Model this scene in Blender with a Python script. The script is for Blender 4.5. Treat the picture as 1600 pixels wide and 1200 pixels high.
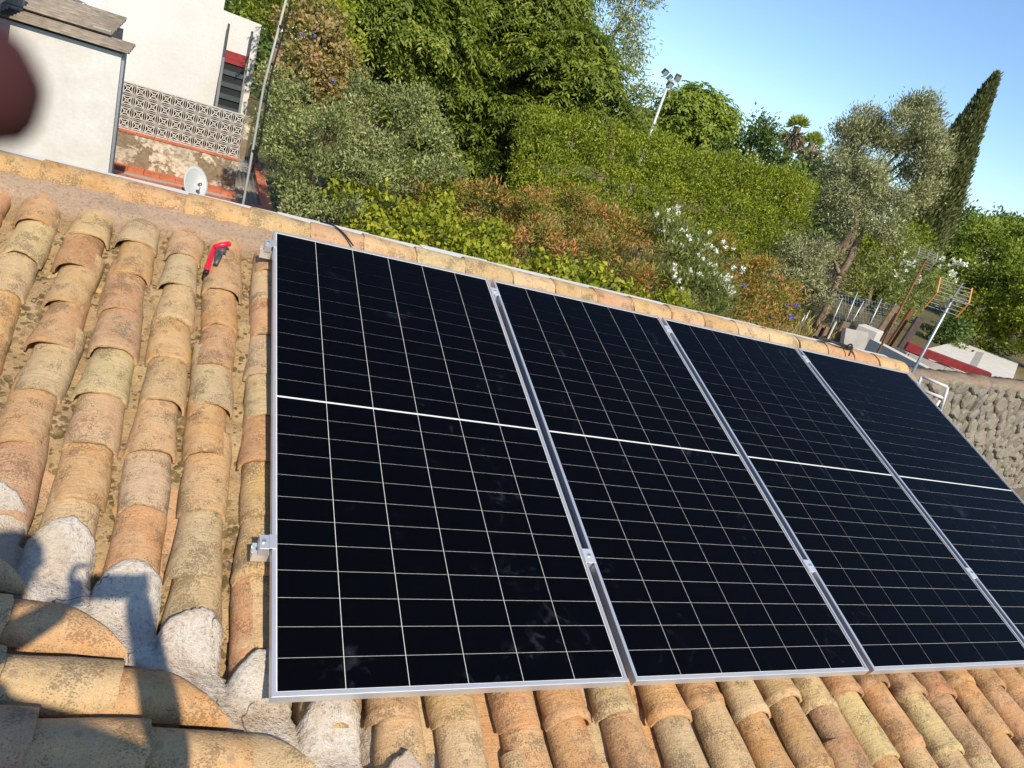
import bpy, bmesh, math, random
import numpy as np
from mathutils import Vector, Matrix, Euler, noise as mnoise
random.seed(7); RNG = np.random.default_rng(11)
for _o in list(bpy.data.objects): bpy.data.objects.remove(_o)
scene = bpy.context.scene
COL = scene.collection
R_ = math.radians
# ------------------------------------------------------------------ camera, sky, sun, exposure
PITCH = R_(18.0); CT, ST, TT = math.cos(PITCH), math.sin(PITCH), math.tan(PITCH)
def _rod(r):
    t = np.linalg.norm(r); k = r/t
    K = np.array([[0,-k[2],k[1]],[k[2],0,-k[0]],[-k[1],k[0],0]])
    return np.eye(3)+math.sin(t)*K+(1-math.cos(t))*K@K
_q = np.array([2.24964214,-0.0616738175,0.585510982,-0.627698897,0.817441401,1.88196393])
FPX = 1126.999
_R = _rod(_q[:3])
ROOF = np.array([[1,0,0],[0,CT,ST],[0,-ST,CT]]).T          # roof frame (u along ridge, v up the slope, n out) -> world
CAM = ROOF@(-_R.T@_q[3:6])
RW = _R@ROOF.T                                              # world -> camera (x right, y down, z forward)
cam_data = bpy.data.cameras.new('camera'); cam = bpy.data.objects.new('camera', cam_data); COL.objects.link(cam)
cam_data.sensor_width = 36; cam_data.lens = FPX/1600*36; cam_data.clip_start = 0.005; cam_data.clip_end = 2000
cam_data.dof.use_dof = True; cam_data.dof.focus_distance = 5.0; cam_data.dof.aperture_fstop = 12.5
M = Matrix.Identity(4)
for i in range(3):
    M[i][0] = RW[0][i]; M[i][1] = -RW[1][i]; M[i][2] = -RW[2][i]; M[i][3] = CAM[i]
cam.matrix_world = M
scene.camera = cam
SUN_EL, SUN_AZ = R_(39.3), R_(180-3.0)                      # azimuth clockwise from +y (north); the light travels the opposite way
world = bpy.data.worlds.new('World'); scene.world = world; world.use_nodes = True
wn = world.node_tree.nodes; wl = world.node_tree.links
sky = wn.new('ShaderNodeTexSky'); sky.sky_type = 'NISHITA'; sky.sun_disc = False
sky.sun_elevation = SUN_EL; sky.sun_rotation = SUN_AZ
sky.air_density = 1.0; sky.dust_density = 0.0; sky.ozone_density = 5.0; sky.altitude = 200
bgn = wn['Background']; bgn.inputs['Strength'].default_value = 0.135
wl.new(sky.outputs[0], bgn.inputs['Color'])
sd = bpy.data.lights.new('sun', 'SUN'); sd.energy = 4.2; sd.angle = R_(0.53); sd.color = (1.0,0.90,0.73)
sun = bpy.data.objects.new('sun', sd); COL.objects.link(sun)
sdir = Vector((math.sin(SUN_AZ)*math.cos(SUN_EL), math.cos(SUN_AZ)*math.cos(SUN_EL), math.sin(SUN_EL)))
sun.rotation_euler = sdir.to_track_quat('Z','Y').to_euler(); sun.location = (-2,-20,20)
vs = scene.view_settings; vs.view_transform = 'Standard'; vs.look = 'None'; vs.exposure = 0.46; vs.gamma = 1.0
scene.render.engine = 'CYCLES'
scene.cycles.max_bounces = 6; scene.cycles.diffuse_bounces = 3; scene.cycles.glossy_bounces = 2; scene.cycles.transmission_bounces = 3; scene.cycles.transparent_max_bounces = 6

# ------------------------------------------------------------------ pixel -> place helpers (a pixel is only a direction)
def ray(x,y): return RW.T@np.array([(x-800)/FPX,(y-600)/FPX,1.0])
def at_d(x,y,D): d = ray(x,y); return CAM+d*D/math.hypot(d[0],d[1])
def at_y(x,y,Y): d = ray(x,y); return CAM+d*(Y-CAM[1])/d[1]
def at_z(x,y,Z): d = ray(x,y); return CAM+d*(Z-CAM[2])/d[2]
def on_roof(x,y,n): d = ROOF.T@ray(x,y); c = ROOF.T@CAM; return c+d*(n-c[2])/d[2]

# ------------------------------------------------------------------ mesh helpers
WLOC = {}
def tag(o, label=None, cat=None, group=None, kind=None):
    if label: o['label'] = label
    if cat: o['category'] = cat
    if group: o['group'] = group
    if kind: o['kind'] = kind
    return o
def thing(name, label, cat, loc=(0,0,0), group=None, rot=None):
    o = bpy.data.objects.new(name, None); COL.objects.link(o); o.location = loc
    o.empty_display_size = 0.1
    if rot is not None: o.rotation_euler = rot
    WLOC[o.name] = Vector(loc)
    return tag(o, label, cat, group)
class MB:
    def __init__(s): s.v = []; s.f = []
    def add(s, vs_, fs): 
        k = len(s.v); s.v += [tuple(p) for p in vs_]; s.f += [tuple(i+k for i in f) for f in fs]; return s
    def box(s, c, size, rot=None):
        h = [x/2 for x in size]
        P = [Vector((sx*h[0],sy*h[1],sz*h[2])) for sx in (-1,1) for sy in (-1,1) for sz in (-1,1)]
        if rot is not None:
            m = rot if isinstance(rot, Matrix) else Euler(rot).to_matrix()
            P = [m@p for p in P]
        c = Vector(c)
        return s.add([p+c for p in P], [(0,1,3,2),(4,6,7,5),(0,4,5,1),(2,3,7,6),(0,2,6,4),(1,5,7,3)])
    def box2(s, a, b): return s.box([(a[i]+b[i])/2 for i in range(3)], [abs(b[i]-a[i]) for i in range(3)])
    def bar(s, a, b, w, h=None, up=(0,0,1)):
        a = Vector(a); b = Vector(b); d = b-a; L = d.length; y = d/L; up = Vector(up)
        x = y.cross(up)
        if x.length < 1e-4: x = y.cross(Vector((1,0,0)))
        x.normalize(); z = x.cross(y)
        m = Matrix((x,y,z)).transposed()
        return s.box((a+b)/2, (w, L, h or w), m)
    def tube(s, path, rad, seg=8, cap=True):
        path = [Vector(p) for p in path]; n = len(path)
        if not hasattr(rad,'__len__'): rad = [rad]*n
        rings = []; prev = None
        for i,p in enumerate(path):
            t = (path[min(i+1,n-1)]-path[max(i-1,0)]).normalized()
            if prev is None:
                a = t.orthogonal().normalized()
            else:
                a = (prev-t*prev.dot(t)).normalized()
            prev = a; b = t.cross(a)
            rings.append([p+(a*math.cos(q)+b*math.sin(q))*rad[i] for q in [2*math.pi*j/seg for j in range(seg)]])
        vs_ = [p for r in rings for p in r]; fs = []
        for i in range(n-1):
            for j in range(seg):
                fs.append((i*seg+j, i*seg+(j+1)%seg, (i+1)*seg+(j+1)%seg, (i+1)*seg+j))
        if cap: fs.append(tuple(range(seg))[::-1]); fs.append(tuple((n-1)*seg+j for j in range(seg)))
        return s.add(vs_, fs)
    def prism(s, poly, ext):                       # poly: 3d points, ext: vector
        ext = Vector(ext); P = [Vector(p) for p in poly]; n = len(P)
        return s.add(P+[p+ext for p in P], [tuple(range(n))[::-1], tuple(range(n,2*n))]+[(i,(i+1)%n,(i+1)%n+n,i+n) for i in range(n)])
    def mesh(s, name, smooth=False, off=(0,0,0)):
        me = bpy.data.meshes.new(name)
        off = Vector(off)
        me.from_pydata([tuple(Vector(p)-off) for p in s.v], [], s.f)
        bm = bmesh.new(); bm.from_mesh(me); bmesh.ops.recalc_face_normals(bm, faces=bm.faces); bm.to_mesh(me); bm.free()
        if smooth: me.polygons.foreach_set('use_smooth', [True]*len(me.polygons))
        return me
def obj(name, me, m, parent=None, loc=None, rot=None):
    o = bpy.data.objects.new(name, me); COL.objects.link(o)
    if m is not None and not me.materials: me.materials.append(m)
    if parent is not None: o.parent = parent
    if loc is not None: o.location = loc
    if rot is not None: o.rotation_euler = rot
    return o
def part(name, mb, m, parent, smooth=False, bevel=0):
    """mesh given in world coordinates under an unrotated thing"""
    o = obj(name, mb.mesh(name, smooth, WLOC[parent.name]), m, parent)
    if bevel: add_bevel(o, bevel)
    return o
def add_bevel(o, w, seg=2):
    b = o.modifiers.new('bevel','BEVEL'); b.width = w; b.segments = seg; b.limit_method = 'ANGLE'; b.angle_limit = R_(40)
def solo(name, mb, m, label, cat, base, smooth=False, group=None, kind=None, bevel=0):
    o = obj(name, mb.mesh(name, smooth, base), m, None, base)
    WLOC[o.name] = Vector(base)
    if bevel: add_bevel(o, bevel)
    return tag(o, label, cat, group, kind)
def nz(x,y,z=0.0): return mnoise.noise(Vector((x,y,z)))
def sstep(a,b,x):
    t = min(1,max(0,(x-a)/(b-a))); return t*t*(3-2*t)

# ------------------------------------------------------------------ materials
class NT:
    def __init__(s, name):
        s.m = bpy.data.materials.new(name); s.m.use_nodes = True
        s.t = s.m.node_tree; s.n = s.t.nodes; s.b = s.n['Principled BSDF']; s.out = s.n['Material Output']
    def new(s, typ, **kw):
        n = s.n.new(typ)
        for k,v in kw.items(): setattr(n,k,v)
        return n
    def set(s, sock, v):
        if isinstance(v, bpy.types.NodeSocket): s.t.links.new(v, sock)
        elif hasattr(v,'__len__') and len(v)==3 and sock.type=='RGBA': sock.default_value = (*v,1)
        else: sock.default_value = v
    def coord(s, which='Object', scale=1.0, rnd=True, stretch=None):
        c = s.new('ShaderNodeTexCoord').outputs[which]
        if rnd:
            r = s.new('ShaderNodeObjectInfo').outputs['Random']
            mu = s.new('ShaderNodeMath', operation='MULTIPLY'); s.set(mu.inputs[0], r); mu.inputs[1].default_value = 37.0
            va = s.new('ShaderNodeVectorMath', operation='ADD'); s.set(va.inputs[0], c); s.set(va.inputs[1], mu.outputs[0]); c = va.outputs[0]
        if stretch:
            vm = s.new('ShaderNodeVectorMath', operation='MULTIPLY'); s.set(vm.inputs[0], c); vm.inputs[1].default_value = stretch; c = vm.outputs[0]
        return c
    def noise(s, vec, scale, detail=4, rough=0.55, dist=0.0):
        n = s.new('ShaderNodeTexNoise'); s.set(n.inputs['Vector'], vec); n.inputs['Scale'].default_value = scale
        n.inputs['Detail'].default_value = detail; n.inputs['Roughness'].default_value = rough; n.inputs['Distortion'].default_value = dist
        return n.outputs['Fac']
    def voro(s, vec, scale, feature='F1', rnd=1.0):
        n = s.new('ShaderNodeTexVoronoi', feature=feature); s.set(n.inputs['Vector'], vec); n.inputs['Scale'].default_value = scale
        n.inputs['Randomness'].default_value = rnd
        return n.outputs['Distance'], (n.outputs['Color'] if feature=='F1' else None)
    def ramp(s, fac, stops, interp='LINEAR'):
        n = s.new('ShaderNodeValToRGB'); n.color_ramp.interpolation = interp; s.set(n.inputs[0], fac)
        e = n.color_ramp.elements
        while len(e) < len(stops): e.new(0.5)
        for k,(p,c) in zip(e, stops):
            k.position = p; k.color = (c,c,c,1) if not hasattr(c,'__len__') else (*c,1)
        return n.outputs[0]
    def mix(s, fac, a, b, mode='MIX'):
        n = s.new('ShaderNodeMix', data_type='RGBA', blend_type=mode); s.set(n.inputs[0], fac); s.set(n.inputs[6], a); s.set(n.inputs[7], b)
        return n.outputs[2]
    def math(s, op, a, b=0.5):
        n = s.new('ShaderNodeMath', operation=op); s.set(n.inputs[0], a); s.set(n.inputs[1], b); return n.outputs[0]
    def bump(s, h, strength, dist):
        n = s.new('ShaderNodeBump'); n.inputs['Strength'].default_value = strength; n.inputs['Distance'].default_value = dist
        s.set(n.inputs['Height'], h); s.t.links.new(n.outputs[0], s.b.inputs['Normal']); return n
    def done(s, color=None, rough=None, spec=None, metal=None):
        if color is not None: s.set(s.b.inputs['Base Color'], color)
        if rough is not None: s.set(s.b.inputs['Roughness'], rough)
        if spec is not None: s.set(s.b.inputs['Specular IOR Level'], spec)
        if metal is not None: s.set(s.b.inputs['Metallic'], metal)
        return s.m

def mat_clay():
    t = NT('clay'); c = t.coord('Object'); base = t.new('ShaderNodeObjectInfo').outputs['Color']
    n1 = t.noise(c, 9, 5, 0.6); n2 = t.noise(c, 60, 4, 0.65); n3 = t.noise(c, 260, 2, 0.6)
    lines = t.noise(t.coord('Object', stretch=(4,120,4)), 1.0, 3, 0.6)
    col = t.mix(t.ramp(n1,[(0.35,0.0),(0.7,0.55)]), base, (0.56,0.42,0.255))
    col = t.mix(t.ramp(n2,[(0.3,0.0),(0.75,0.5)]), col, t.mix(1.0, col, (1.18,1.12,1.02), 'MULTIPLY'))
    col = t.mix(t.ramp(lines,[(0.35,0.25),(0.65,0.0)]), col, t.mix(1.0, col, (0.80,0.74,0.66), 'MULTIPLY'))
    # crust of grey lichen: streaky blotches whose density varies from tile to tile
    d,_ = t.voro(t.coord('Object', stretch=(1.0,0.7,1.0)), 200); wob = t.noise(c, 260, 3, 0.8)
    dd = t.math('ADD', d, t.math('MULTIPLY', t.math('SUBTRACT', wob, 0.5), 1.3))
    dens = t.ramp(t.noise(c, 10, 4, 0.62),[(0.36,0.03),(0.50,0.20),(0.66,0.66)])
    spot = t.math('LESS_THAN', dd, dens)
    grime = t.ramp(t.noise(t.coord('Object', stretch=(1.0,0.6,1.0)), 22, 6, 0.72),[(0.48,0.0),(0.80,0.42)])
    col = t.mix(grime, col, (0.20,0.150,0.095))
    col = t.mix(t.math('MULTIPLY', spot, 0.54), col, (0.135,0.105,0.066))
    fine = t.ramp(t.noise(c, 330, 3, 0.8),[(0.36,0.55),(0.48,0.0)])
    col = t.mix(fine, col, t.mix(1.0, col, (0.45,0.40,0.34), 'MULTIPLY'))
    d4,_ = t.voro(c, 17); ring = t.math('LESS_THAN', t.math('ADD', d4, t.math('MULTIPLY', wob, 0.45)), 0.40)
    col = t.mix(t.math('MULTIPLY', ring, 0.40), col, (0.17,0.145,0.11))
    d3,_ = t.voro(c, 34); sp3 = t.math('LESS_THAN', t.math('ADD', d3, t.math('MULTIPLY', wob, 0.6)), 0.42)
    col = t.mix(t.math('MULTIPLY', sp3, 0.35), col, (0.50,0.42,0.28))
    h = t.math('ADD', t.math('MULTIPLY', n2, 0.8), t.math('ADD', t.math('MULTIPLY', n3, 0.5), t.math('ADD', t.math('MULTIPLY', lines, 0.5), t.math('MULTIPLY', spot, 0.35))))
    h = t.math('ADD', h, t.math('MULTIPLY', t.noise(c, 24, 4, 0.6), 1.1))
    t.bump(h, 0.85, 0.006)
    return t.done(col, 0.93, 0.15)
def mat_mortar(name, a, b, dark, moss=False, spk=0.5, crack=False):
    t = NT(name); c = t.coord('Object', rnd=False)
    n1 = t.noise(c, 6, 5, 0.6); n2 = t.noise(c, 70, 4, 0.7); n3 = t.noise(c, 240, 2, 0.7)
    col = t.mix(t.ramp(n1,[(0.35,0.0),(0.65,1.0)]), a, b)
    col = t.mix(t.ramp(n2,[(0.35,0.6),(0.5,0.0)]), col, dark)
    d,_ = t.voro(c, 95); sp = t.math('LESS_THAN', t.math('ADD', d, t.math('MULTIPLY', n3, 0.35)), t.ramp(t.noise(c, 11, 3),[(0.4,0.10),(0.66,0.42)]))
    col = t.mix(t.math('MULTIPLY', sp, spk), col, t.mix(1.0, dark, (0.45,0.45,0.45), 'MULTIPLY'))
    d5,_ = t.voro(c, 160); col = t.mix(t.math('MULTIPLY', t.math('LESS_THAN', d5, 0.22), 0.5), col, (0.60,0.52,0.40))
    h = t.math('ADD', n2, t.math('MULTIPLY', n3, 0.6))
    if moss:
        dm,_ = t.voro(c, 40); w = t.noise(c, 95, 3, 0.8)
        mm = t.math('LESS_THAN', t.math('ADD', dm, t.math('MULTIPLY', w, 0.5)), t.ramp(t.noise(c, 5.5, 3),[(0.36,0.36),(0.58,0.82)]))
        mc = t.mix(t.ramp(n3,[(0.35,0.0),(0.65,1.0)]), (0.060,0.045,0.022), (0.16,0.115,0.045))
        col = t.mix(t.math('MULTIPLY', mm, t.ramp(t.noise(c, 26, 3),[(0.35,0.35),(0.6,0.95)])), col, mc); h = t.math('ADD', h, t.math('MULTIPLY', mm, 0.9))
    if crack:
        st = t.ramp(t.noise(c, 3.3, 5, 0.65),[(0.50,0.0),(0.68,0.6)]); col = t.mix(st, col, (0.42,0.28,0.16))
        wv = t.new('ShaderNodeVectorMath', operation='ADD'); nn = t.new('ShaderNodeTexNoise'); t.set(nn.inputs['Vector'], c); nn.inputs['Scale'].default_value = 9.0; nn.inputs['Detail'].default_value = 4
        vs2 = t.new('ShaderNodeVectorMath', operation='SCALE'); t.set(vs2.inputs[0], nn.outputs['Color']); vs2.inputs['Scale'].default_value = 0.16
        t.set(wv.inputs[0], c); t.set(wv.inputs[1], vs2.outputs[0]); e,_ = t.voro(wv.outputs[0], 3.6, 'DISTANCE_TO_EDGE')
        ck = t.math('MULTIPLY', t.math('LESS_THAN', e, 0.010), t.ramp(t.noise(c, 4.1, 2),[(0.53,0.0),(0.57,1.0)]))
        col = t.mix(t.math('MULTIPLY', ck, 0.8), col, (0.10,0.075,0.055)); h = t.math('SUBTRACT', h, t.math('MULTIPLY', ck, 1.5))
        h = t.math('ADD', h, t.math('MULTIPLY', t.noise(c, 18, 4, 0.6), 1.6))
    t.bump(h, 1.0, 0.010 if crack else 0.008)
    return t.done(col, 0.95, 0.1)
def mat_plain(name, col, rough=0.6, metal=0.0, spec=0.4, var=0.12, vscale=8, bump=0.0, bscale=60):
    t = NT(name); c = t.coord('Object'); n = t.noise(c, vscale, 5, 0.6)
    lo = tuple(x*(1-var) for x in col); hi = tuple(min(1,x*(1+var)) for x in col)
    co = t.mix(t.ramp(n,[(0.3,0.0),(0.7,1.0)]), lo, hi)
    if bump: t.bump(t.noise(c, bscale, 4, 0.65), bump, 0.01)
    return t.done(co, rough, spec, metal)
def mat_plaster(name, col, stain, amount=0.35, scale=1.6):
    t = NT(name); c = t.coord('Object'); n = t.noise(c, scale, 6, 0.65); st = t.noise(t.coord('Object', stretch=(3.0,3.0,0.5)), 1.2, 5, 0.6)
    f = t.math('MULTIPLY', t.ramp(n,[(0.45,0.0),(0.75,1.0)]), amount); g = t.math('MULTIPLY', t.ramp(st,[(0.5,0.0),(0.8,1.0)]), amount)
    co = t.mix(t.math('MAXIMUM', f, g), col, stain); n2 = t.noise(c, 30, 4)
    co = t.mix(t.ramp(n2,[(0.3,0.12),(0.6,0.0)]), co, stain)
    t.bump(t.noise(c, 14, 6, 0.7), 0.35, 0.02)
    return t.done(co, 0.85, 0.2)
def mat_peel():
    t = NT('peeling_plaster'); c = t.coord('Object'); n = t.noise(c, 3.2, 6, 0.62, 0.4); n2 = t.noise(c, 22, 4)
    co = t.mix(t.ramp(n,[(0.49,0.0),(0.53,1.0)]), (0.27,0.20,0.13), (0.62,0.54,0.42))
    co = t.mix(t.ramp(n2,[(0.35,0.65),(0.55,0.0)]), co, (0.16,0.115,0.075))
    co = t.mix(t.ramp(t.noise(c,1.1,3),[(0.45,0.0),(0.7,0.7)]), co, (0.15,0.12,0.085))
    t.bump(t.math('ADD', n2, t.ramp(n,[(0.49,0.0),(0.53,1.0)])), 0.6, 0.02)
    return t.done(co, 0.9, 0.15)
def mat_stone():
    t = NT('stone'); c = t.coord('Object'); r = t.new('ShaderNodeObjectInfo').outputs['Random']
    base = t.ramp(r,[(0.0,(0.21,0.18,0.145)),(0.3,(0.27,0.235,0.185)),(0.55,(0.22,0.205,0.19)),(0.8,(0.27,0.225,0.155)),(1.0,(0.185,0.165,0.15))])
    n = t.noise(c, 14, 6, 0.65); n2 = t.noise(c, 70, 4, 0.7)
    co = t.mix(t.ramp(n,[(0.35,0.0),(0.65,0.75)]), base, (0.36,0.31,0.235)); co = t.mix(t.ramp(n2,[(0.35,0.6),(0.52,0.0)]), co, (0.10,0.085,0.065))
    t.bump(t.math('ADD', n, n2), 0.7, 0.02)
    return t.done(co, 0.9, 0.2)
def mat_leaf(name, stops, trans=0.35, rough=0.55, spec=0.3):
    t = NT(name); a = t.new('ShaderNodeAttribute', attribute_name='tint').outputs['Fac']
    co = t.ramp(a, stops); t.done(co, rough, spec)
    tr = t.new('ShaderNodeBsdfTranslucent'); t.set(tr.inputs[0], t.mix(1.0, co, (1.25,1.35,0.55), 'MULTIPLY'))
    mx = t.new('ShaderNodeMixShader'); mx.inputs[0].default_value = trans
    t.t.links.new(t.b.outputs[0], mx.inputs[1]); t.t.links.new(tr.outputs[0], mx.inputs[2]); t.t.links.new(mx.outputs[0], t.out.inputs['Surface'])
    return t.m
def mat_glass():
    t = NT('panel_glass'); c = t.coord('Object')
    fr = t.new('ShaderNodeFresnel'); fr.inputs[0].default_value = 1.30
    gl = t.new('ShaderNodeBsdfGlossy'); gl.inputs['Roughness'].default_value = 0.04
    tp = t.new('ShaderNodeBsdfTransparent'); mx = t.new('ShaderNodeMixShader')
    t.set(mx.inputs[0], t.math('MULTIPLY', fr.outputs[0], 0.26))
    t.t.links.new(tp.outputs[0], mx.inputs[1]); t.t.links.new(gl.outputs[0], mx.inputs[2])
    df = t.new('ShaderNodeBsdfDiffuse'); df.inputs[0].default_value = (0.55,0.62,0.80,1)
    sm = t.ramp(t.noise(c, 3.4, 5, 0.6, 0.8),[(0.56,0.0),(0.72,1.0)]); sm2 = t.ramp(t.noise(c, 14, 5, 0.65, 1.2),[(0.52,0.0),(0.72,1.0)])
    dust = t.math('ADD', t.math('MULTIPLY', t.math('MULTIPLY', sm, sm2), 0.04), 0.0003)
    m2 = t.new('ShaderNodeMixShader'); t.set(m2.inputs[0], dust)
    t.t.links.new(mx.outputs[0], m2.inputs[1]); t.t.links.new(df.outputs[0], m2.inputs[2]); t.t.links.new(m2.outputs[0], t.out.inputs['Surface'])
    return t.m
CLAY = mat_clay()
MORTAR_W = mat_mortar('white_mortar', (0.64,0.575,0.50), (0.55,0.465,0.375), (0.27,0.215,0.165), spk=0.85, crack=True)
MORTAR_R = mat_mortar('gravel_mortar', (0.43,0.30,0.20), (0.36,0.255,0.18), (0.20,0.135,0.09), spk=0.6)
MORTAR_B = mat_mortar('mossy_bed', (0.46,0.33,0.17), (0.36,0.235,0.115), (0.22,0.14,0.07), moss=True)
ALU = mat_plain('aluminium', (0.66,0.66,0.67), 0.40, 0.65, 0.5, 0.05)
ALU_B = mat_plain('bright_aluminium', (0.80,0.80,0.80), 0.32, 0.6, 0.5, 0.05)
STEEL = mat_plain('galvanised_steel', (0.42,0.44,0.46), 0.45, 0.8, 0.5, 0.15, 30)
CELL = NT('solar_cell').done((0.0007,0.0007,0.0014), 0.45, 0.04)
BACK = mat_plain('white_backsheet', (0.66,0.66,0.65), 0.5, var=0.02)
GLASS = mat_glass()
WHITE = mat_plaster('white_render', (0.62,0.605,0.575), (0.42,0.36,0.28), 0.6)
WHITE2 = mat_plaster('white_paint', (0.64,0.63,0.605), (0.50,0.45,0.38), 0.45, 0.8)
GREYP = mat_plaster('grey_render', (0.40,0.37,0.33), (0.24,0.20,0.16), 0.5)
PEEL = mat_peel(); STONE = mat_stone()
BRICK = mat_plain('red_brick', (0.46,0.135,0.065), 0.85, var=0.25, vscale=6, bump=0.3)
FIBRO = mat_plain('fibre_cement', (0.27,0.22,0.165), 0.9, var=0.35, vscale=9, bump=0.5)
DARKM = mat_plain('dark_painted_metal', (0.07,0.085,0.085), 0.45, 0.2, var=0.2)
BLACK = mat_plain('black_rubber', (0.012,0.012,0.013), 0.5, var=0.2)
RED = mat_plain('red_plastic', (0.62,0.012,0.035), 0.35, var=0.12)
REDP = mat_plain('red_paint', (0.24,0.022,0.022), 0.55, var=0.25, vscale=14)
CHROME = mat_plain('worn_steel', (0.35,0.36,0.37), 0.3, 0.9, var=0.2, vscale=40)
WOOD = mat_plain('weathered_wood', (0.20,0.135,0.085), 0.85, var=0.4, vscale=18, bump=0.4)
RUST = mat_plain('rusty_steel', (0.20,0.085,0.035), 0.8, 0.3, var=0.4, vscale=30)
ORANGE = mat_plain('orange_plastic', (0.62,0.22,0.02), 0.5, var=0.15)
BARK = mat_plain('bark', (0.22,0.155,0.105), 0.95, var=0.4, vscale=12, bump=0.7, bscale=40)
LATT = mat_plaster('lattice_concrete', (0.58,0.54,0.49), (0.40,0.34,0.28), 0.4)
def mat_ground():
    t = NT('dry_ground'); c = t.coord('Object', rnd=False); n = t.noise(c, 0.5, 6, 0.65); n2 = t.noise(c, 7, 5, 0.7)
    co = t.ramp(n,[(0.3,(0.19,0.135,0.075)),(0.5,(0.14,0.12,0.055)),(0.7,(0.07,0.08,0.03))]); co = t.mix(t.ramp(n2,[(0.35,0.5),(0.6,0.0)]), co, (0.09,0.065,0.04))
    t.bump(n2, 0.8, 0.05); return t.done(co, 0.95, 0.1)
GROUND = mat_ground()

# ================================================================== THE TERRAIN
def zg(x,y):
    b = -1.7+1.35*sstep(1.5,6.5,x)*sstep(2.5,5.0,y)+0.32*sstep(8.5,12.5,x)*sstep(2.0,4.0,y)
    yw = 2.8+0.231*max(0,x-4.92)
    if y < yw+1.7 and x > -6: b = -3.0+(b+3.0)*sstep(yw+0.5,yw+1.7,y)
    return b+0.9*sstep(14,60,math.hypot(x,y))+0.05*nz(x*0.5,y*0.5)
def build_ground():
    xs = sorted(set([-900,-500,-250,-120,-60]+[ -30+1.0*i for i in range(91)]+[70,90,130,250,500,900]))
    ys = sorted(set([-900,-400,-120,-40]+[-20+1.0*i for i in range(81)]+[70,90,130,250,500,900]))
    v = [(x,y,zg(x,y)) for y in ys for x in xs]; n = len(xs)
    f = [(j*n+i,j*n+i+1,(j+1)*n+i+1,(j+1)*n+i) for j in range(len(ys)-1) for i in range(n-1)]
    me = bpy.data.meshes.new('ground'); me.from_pydata(v,[],f); me.polygons.foreach_set('use_smooth',[True]*len(f))
    tag(obj('ground', me, GROUND), 'dry sloping garden ground around the houses', None, kind='structure')
build_ground()

# ================================================================== THE ROOF UNDER THE PANELS
HL = Vector((1.6,0.6,-3.0))
house = thing('tiled_house', 'house with curved clay roof tiles carrying the four solar panels', 'house', HL)
TONES = [(0.52,0.265,0.125),(0.53,0.285,0.135),(0.54,0.365,0.185),(0.54,0.39,0.215),(0.54,0.335,0.155),(0.52,0.30,0.165),(0.55,0.405,0.21),(0.53,0.30,0.14),(0.52,0.28,0.125),(0.53,0.385,0.225)]
def tint(o, k=None):
    c = TONES[k if k is not None else random.randrange(len(TONES))]; j = random.uniform(0.88,1.1)
    o.color = (c[0]*j, c[1]*j*random.uniform(0.95,1.06), c[2]*j*random.uniform(0.9,1.1), 1)
def tile_mesh(name, L=0.37, w0=0.160, w1=0.134, h0=0.072, h1=0.058, th=0.010, ring=False, cut=0.0, seed=0, chip=0.0):
    """barrel tile: nose at y=0 (wide), tail at y=L; edges on z=0"""
    rs = random.Random(seed); ph = [rs.uniform(0,6.28) for _ in range(8)]
    ys = [0,0.006,0.014,0.024,0.036,0.05,0.11,0.2,0.29,L]; NS = 16
    def pt(y, a, o):
        s = y/L; w = (w0+(w1-w0)*s)/2; h = h0+(h1-h0)*s
        w += 0.0035*math.sin(ph[0]+y*11)+0.002*math.sin(ph[1]+y*29); h += 0.003*math.sin(ph[2]+y*9)
        r = 0.0
        if ring and 0.010 < y < 0.04: r = 0.0045*math.sin((y-0.010)/0.03*math.pi)
        if y < 0.004: r -= 0.0015
        k = 1.0-(0 if o else th/w); hh = h-(0 if o else th)
        x = (w*k+ (r if o else 0))*math.cos(a); z = (hh+(r if o else 0))*max(0,math.sin(a))**0.85
        z += 0.0022*math.sin(ph[3]+3*a+y*8)*math.sin(a)
        yy = y+(1-s)*(0.004*math.sin(ph[4]+2.3*a)+0.0015*math.sin(ph[5]+9*a)) - (1-s)**2*cut*x
        if chip and y < 0.03 and o is not None: yy += (1-s)**6*chip*max(0,math.sin(ph[6]+1.5*a))**6
        x += 0.004*math.sin(ph[7]+y*7)
        return (x,yy,z)
    V = []; F = []
    for o in (1,0):
        for y in ys:
            for i in range(NS+1): V.append(pt(y, math.pi*i/NS, o))
    n = NS+1; m = len(ys); off = m*n
    for j in range(m-1):
        for i in range(NS):
            F.append((j*n+i,(j)*n+i+1,(j+1)*n+i+1,(j+1)*n+i)); F.append((off+j*n+i,off+(j+1)*n+i,off+(j+1)*n+i+1,off+j*n+i+1))
    for i in range(NS):
        F.append((i,off+i,off+i+1,i+1)); F.append(((m-1)*n+i,(m-1)*n+i+1,off+(m-1)*n+i+1,off+(m-1)*n+i))
    for j in range(m-1):
        F.append((j*n,(j+1)*n,off+(j+1)*n,off+j*n)); F.append((j*n+NS,off+j*n+NS,off+(j+1)*n+NS,(j+1)*n+NS))
    me = bpy.data.meshes.new(name); me.from_pydata(V,[],F); me.polygons.foreach_set('use_smooth',[True]*len(F))
    bm = bmesh.new(); bm.from_mesh(me); bmesh.ops.recalc_face_normals(bm, faces=bm.faces)
    for e in bm.edges:
        if len(e.link_faces)==2 and e.calc_face_angle(0) > 0.9: e.smooth = False
    bm.to_mesh(me); bm.free(); me.materials.append(CLAY)
    return me
TILES = [tile_mesh('roof_tile', ring=(k%2==1), seed=k, chip=(0.012 if k in (2,5) else 0), w0=0.160+0.005*(k%3-1), L=0.37) for k in range(8)]
CUT_E = [tile_mesh('cut_tile', seed=20+k, cut=0.95) for k in range(3)]
CUT_W = [tile_mesh('cut_tile', seed=30+k, cut=-1.25, w0=0.168, h0=0.064) for k in range(4)]
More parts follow.
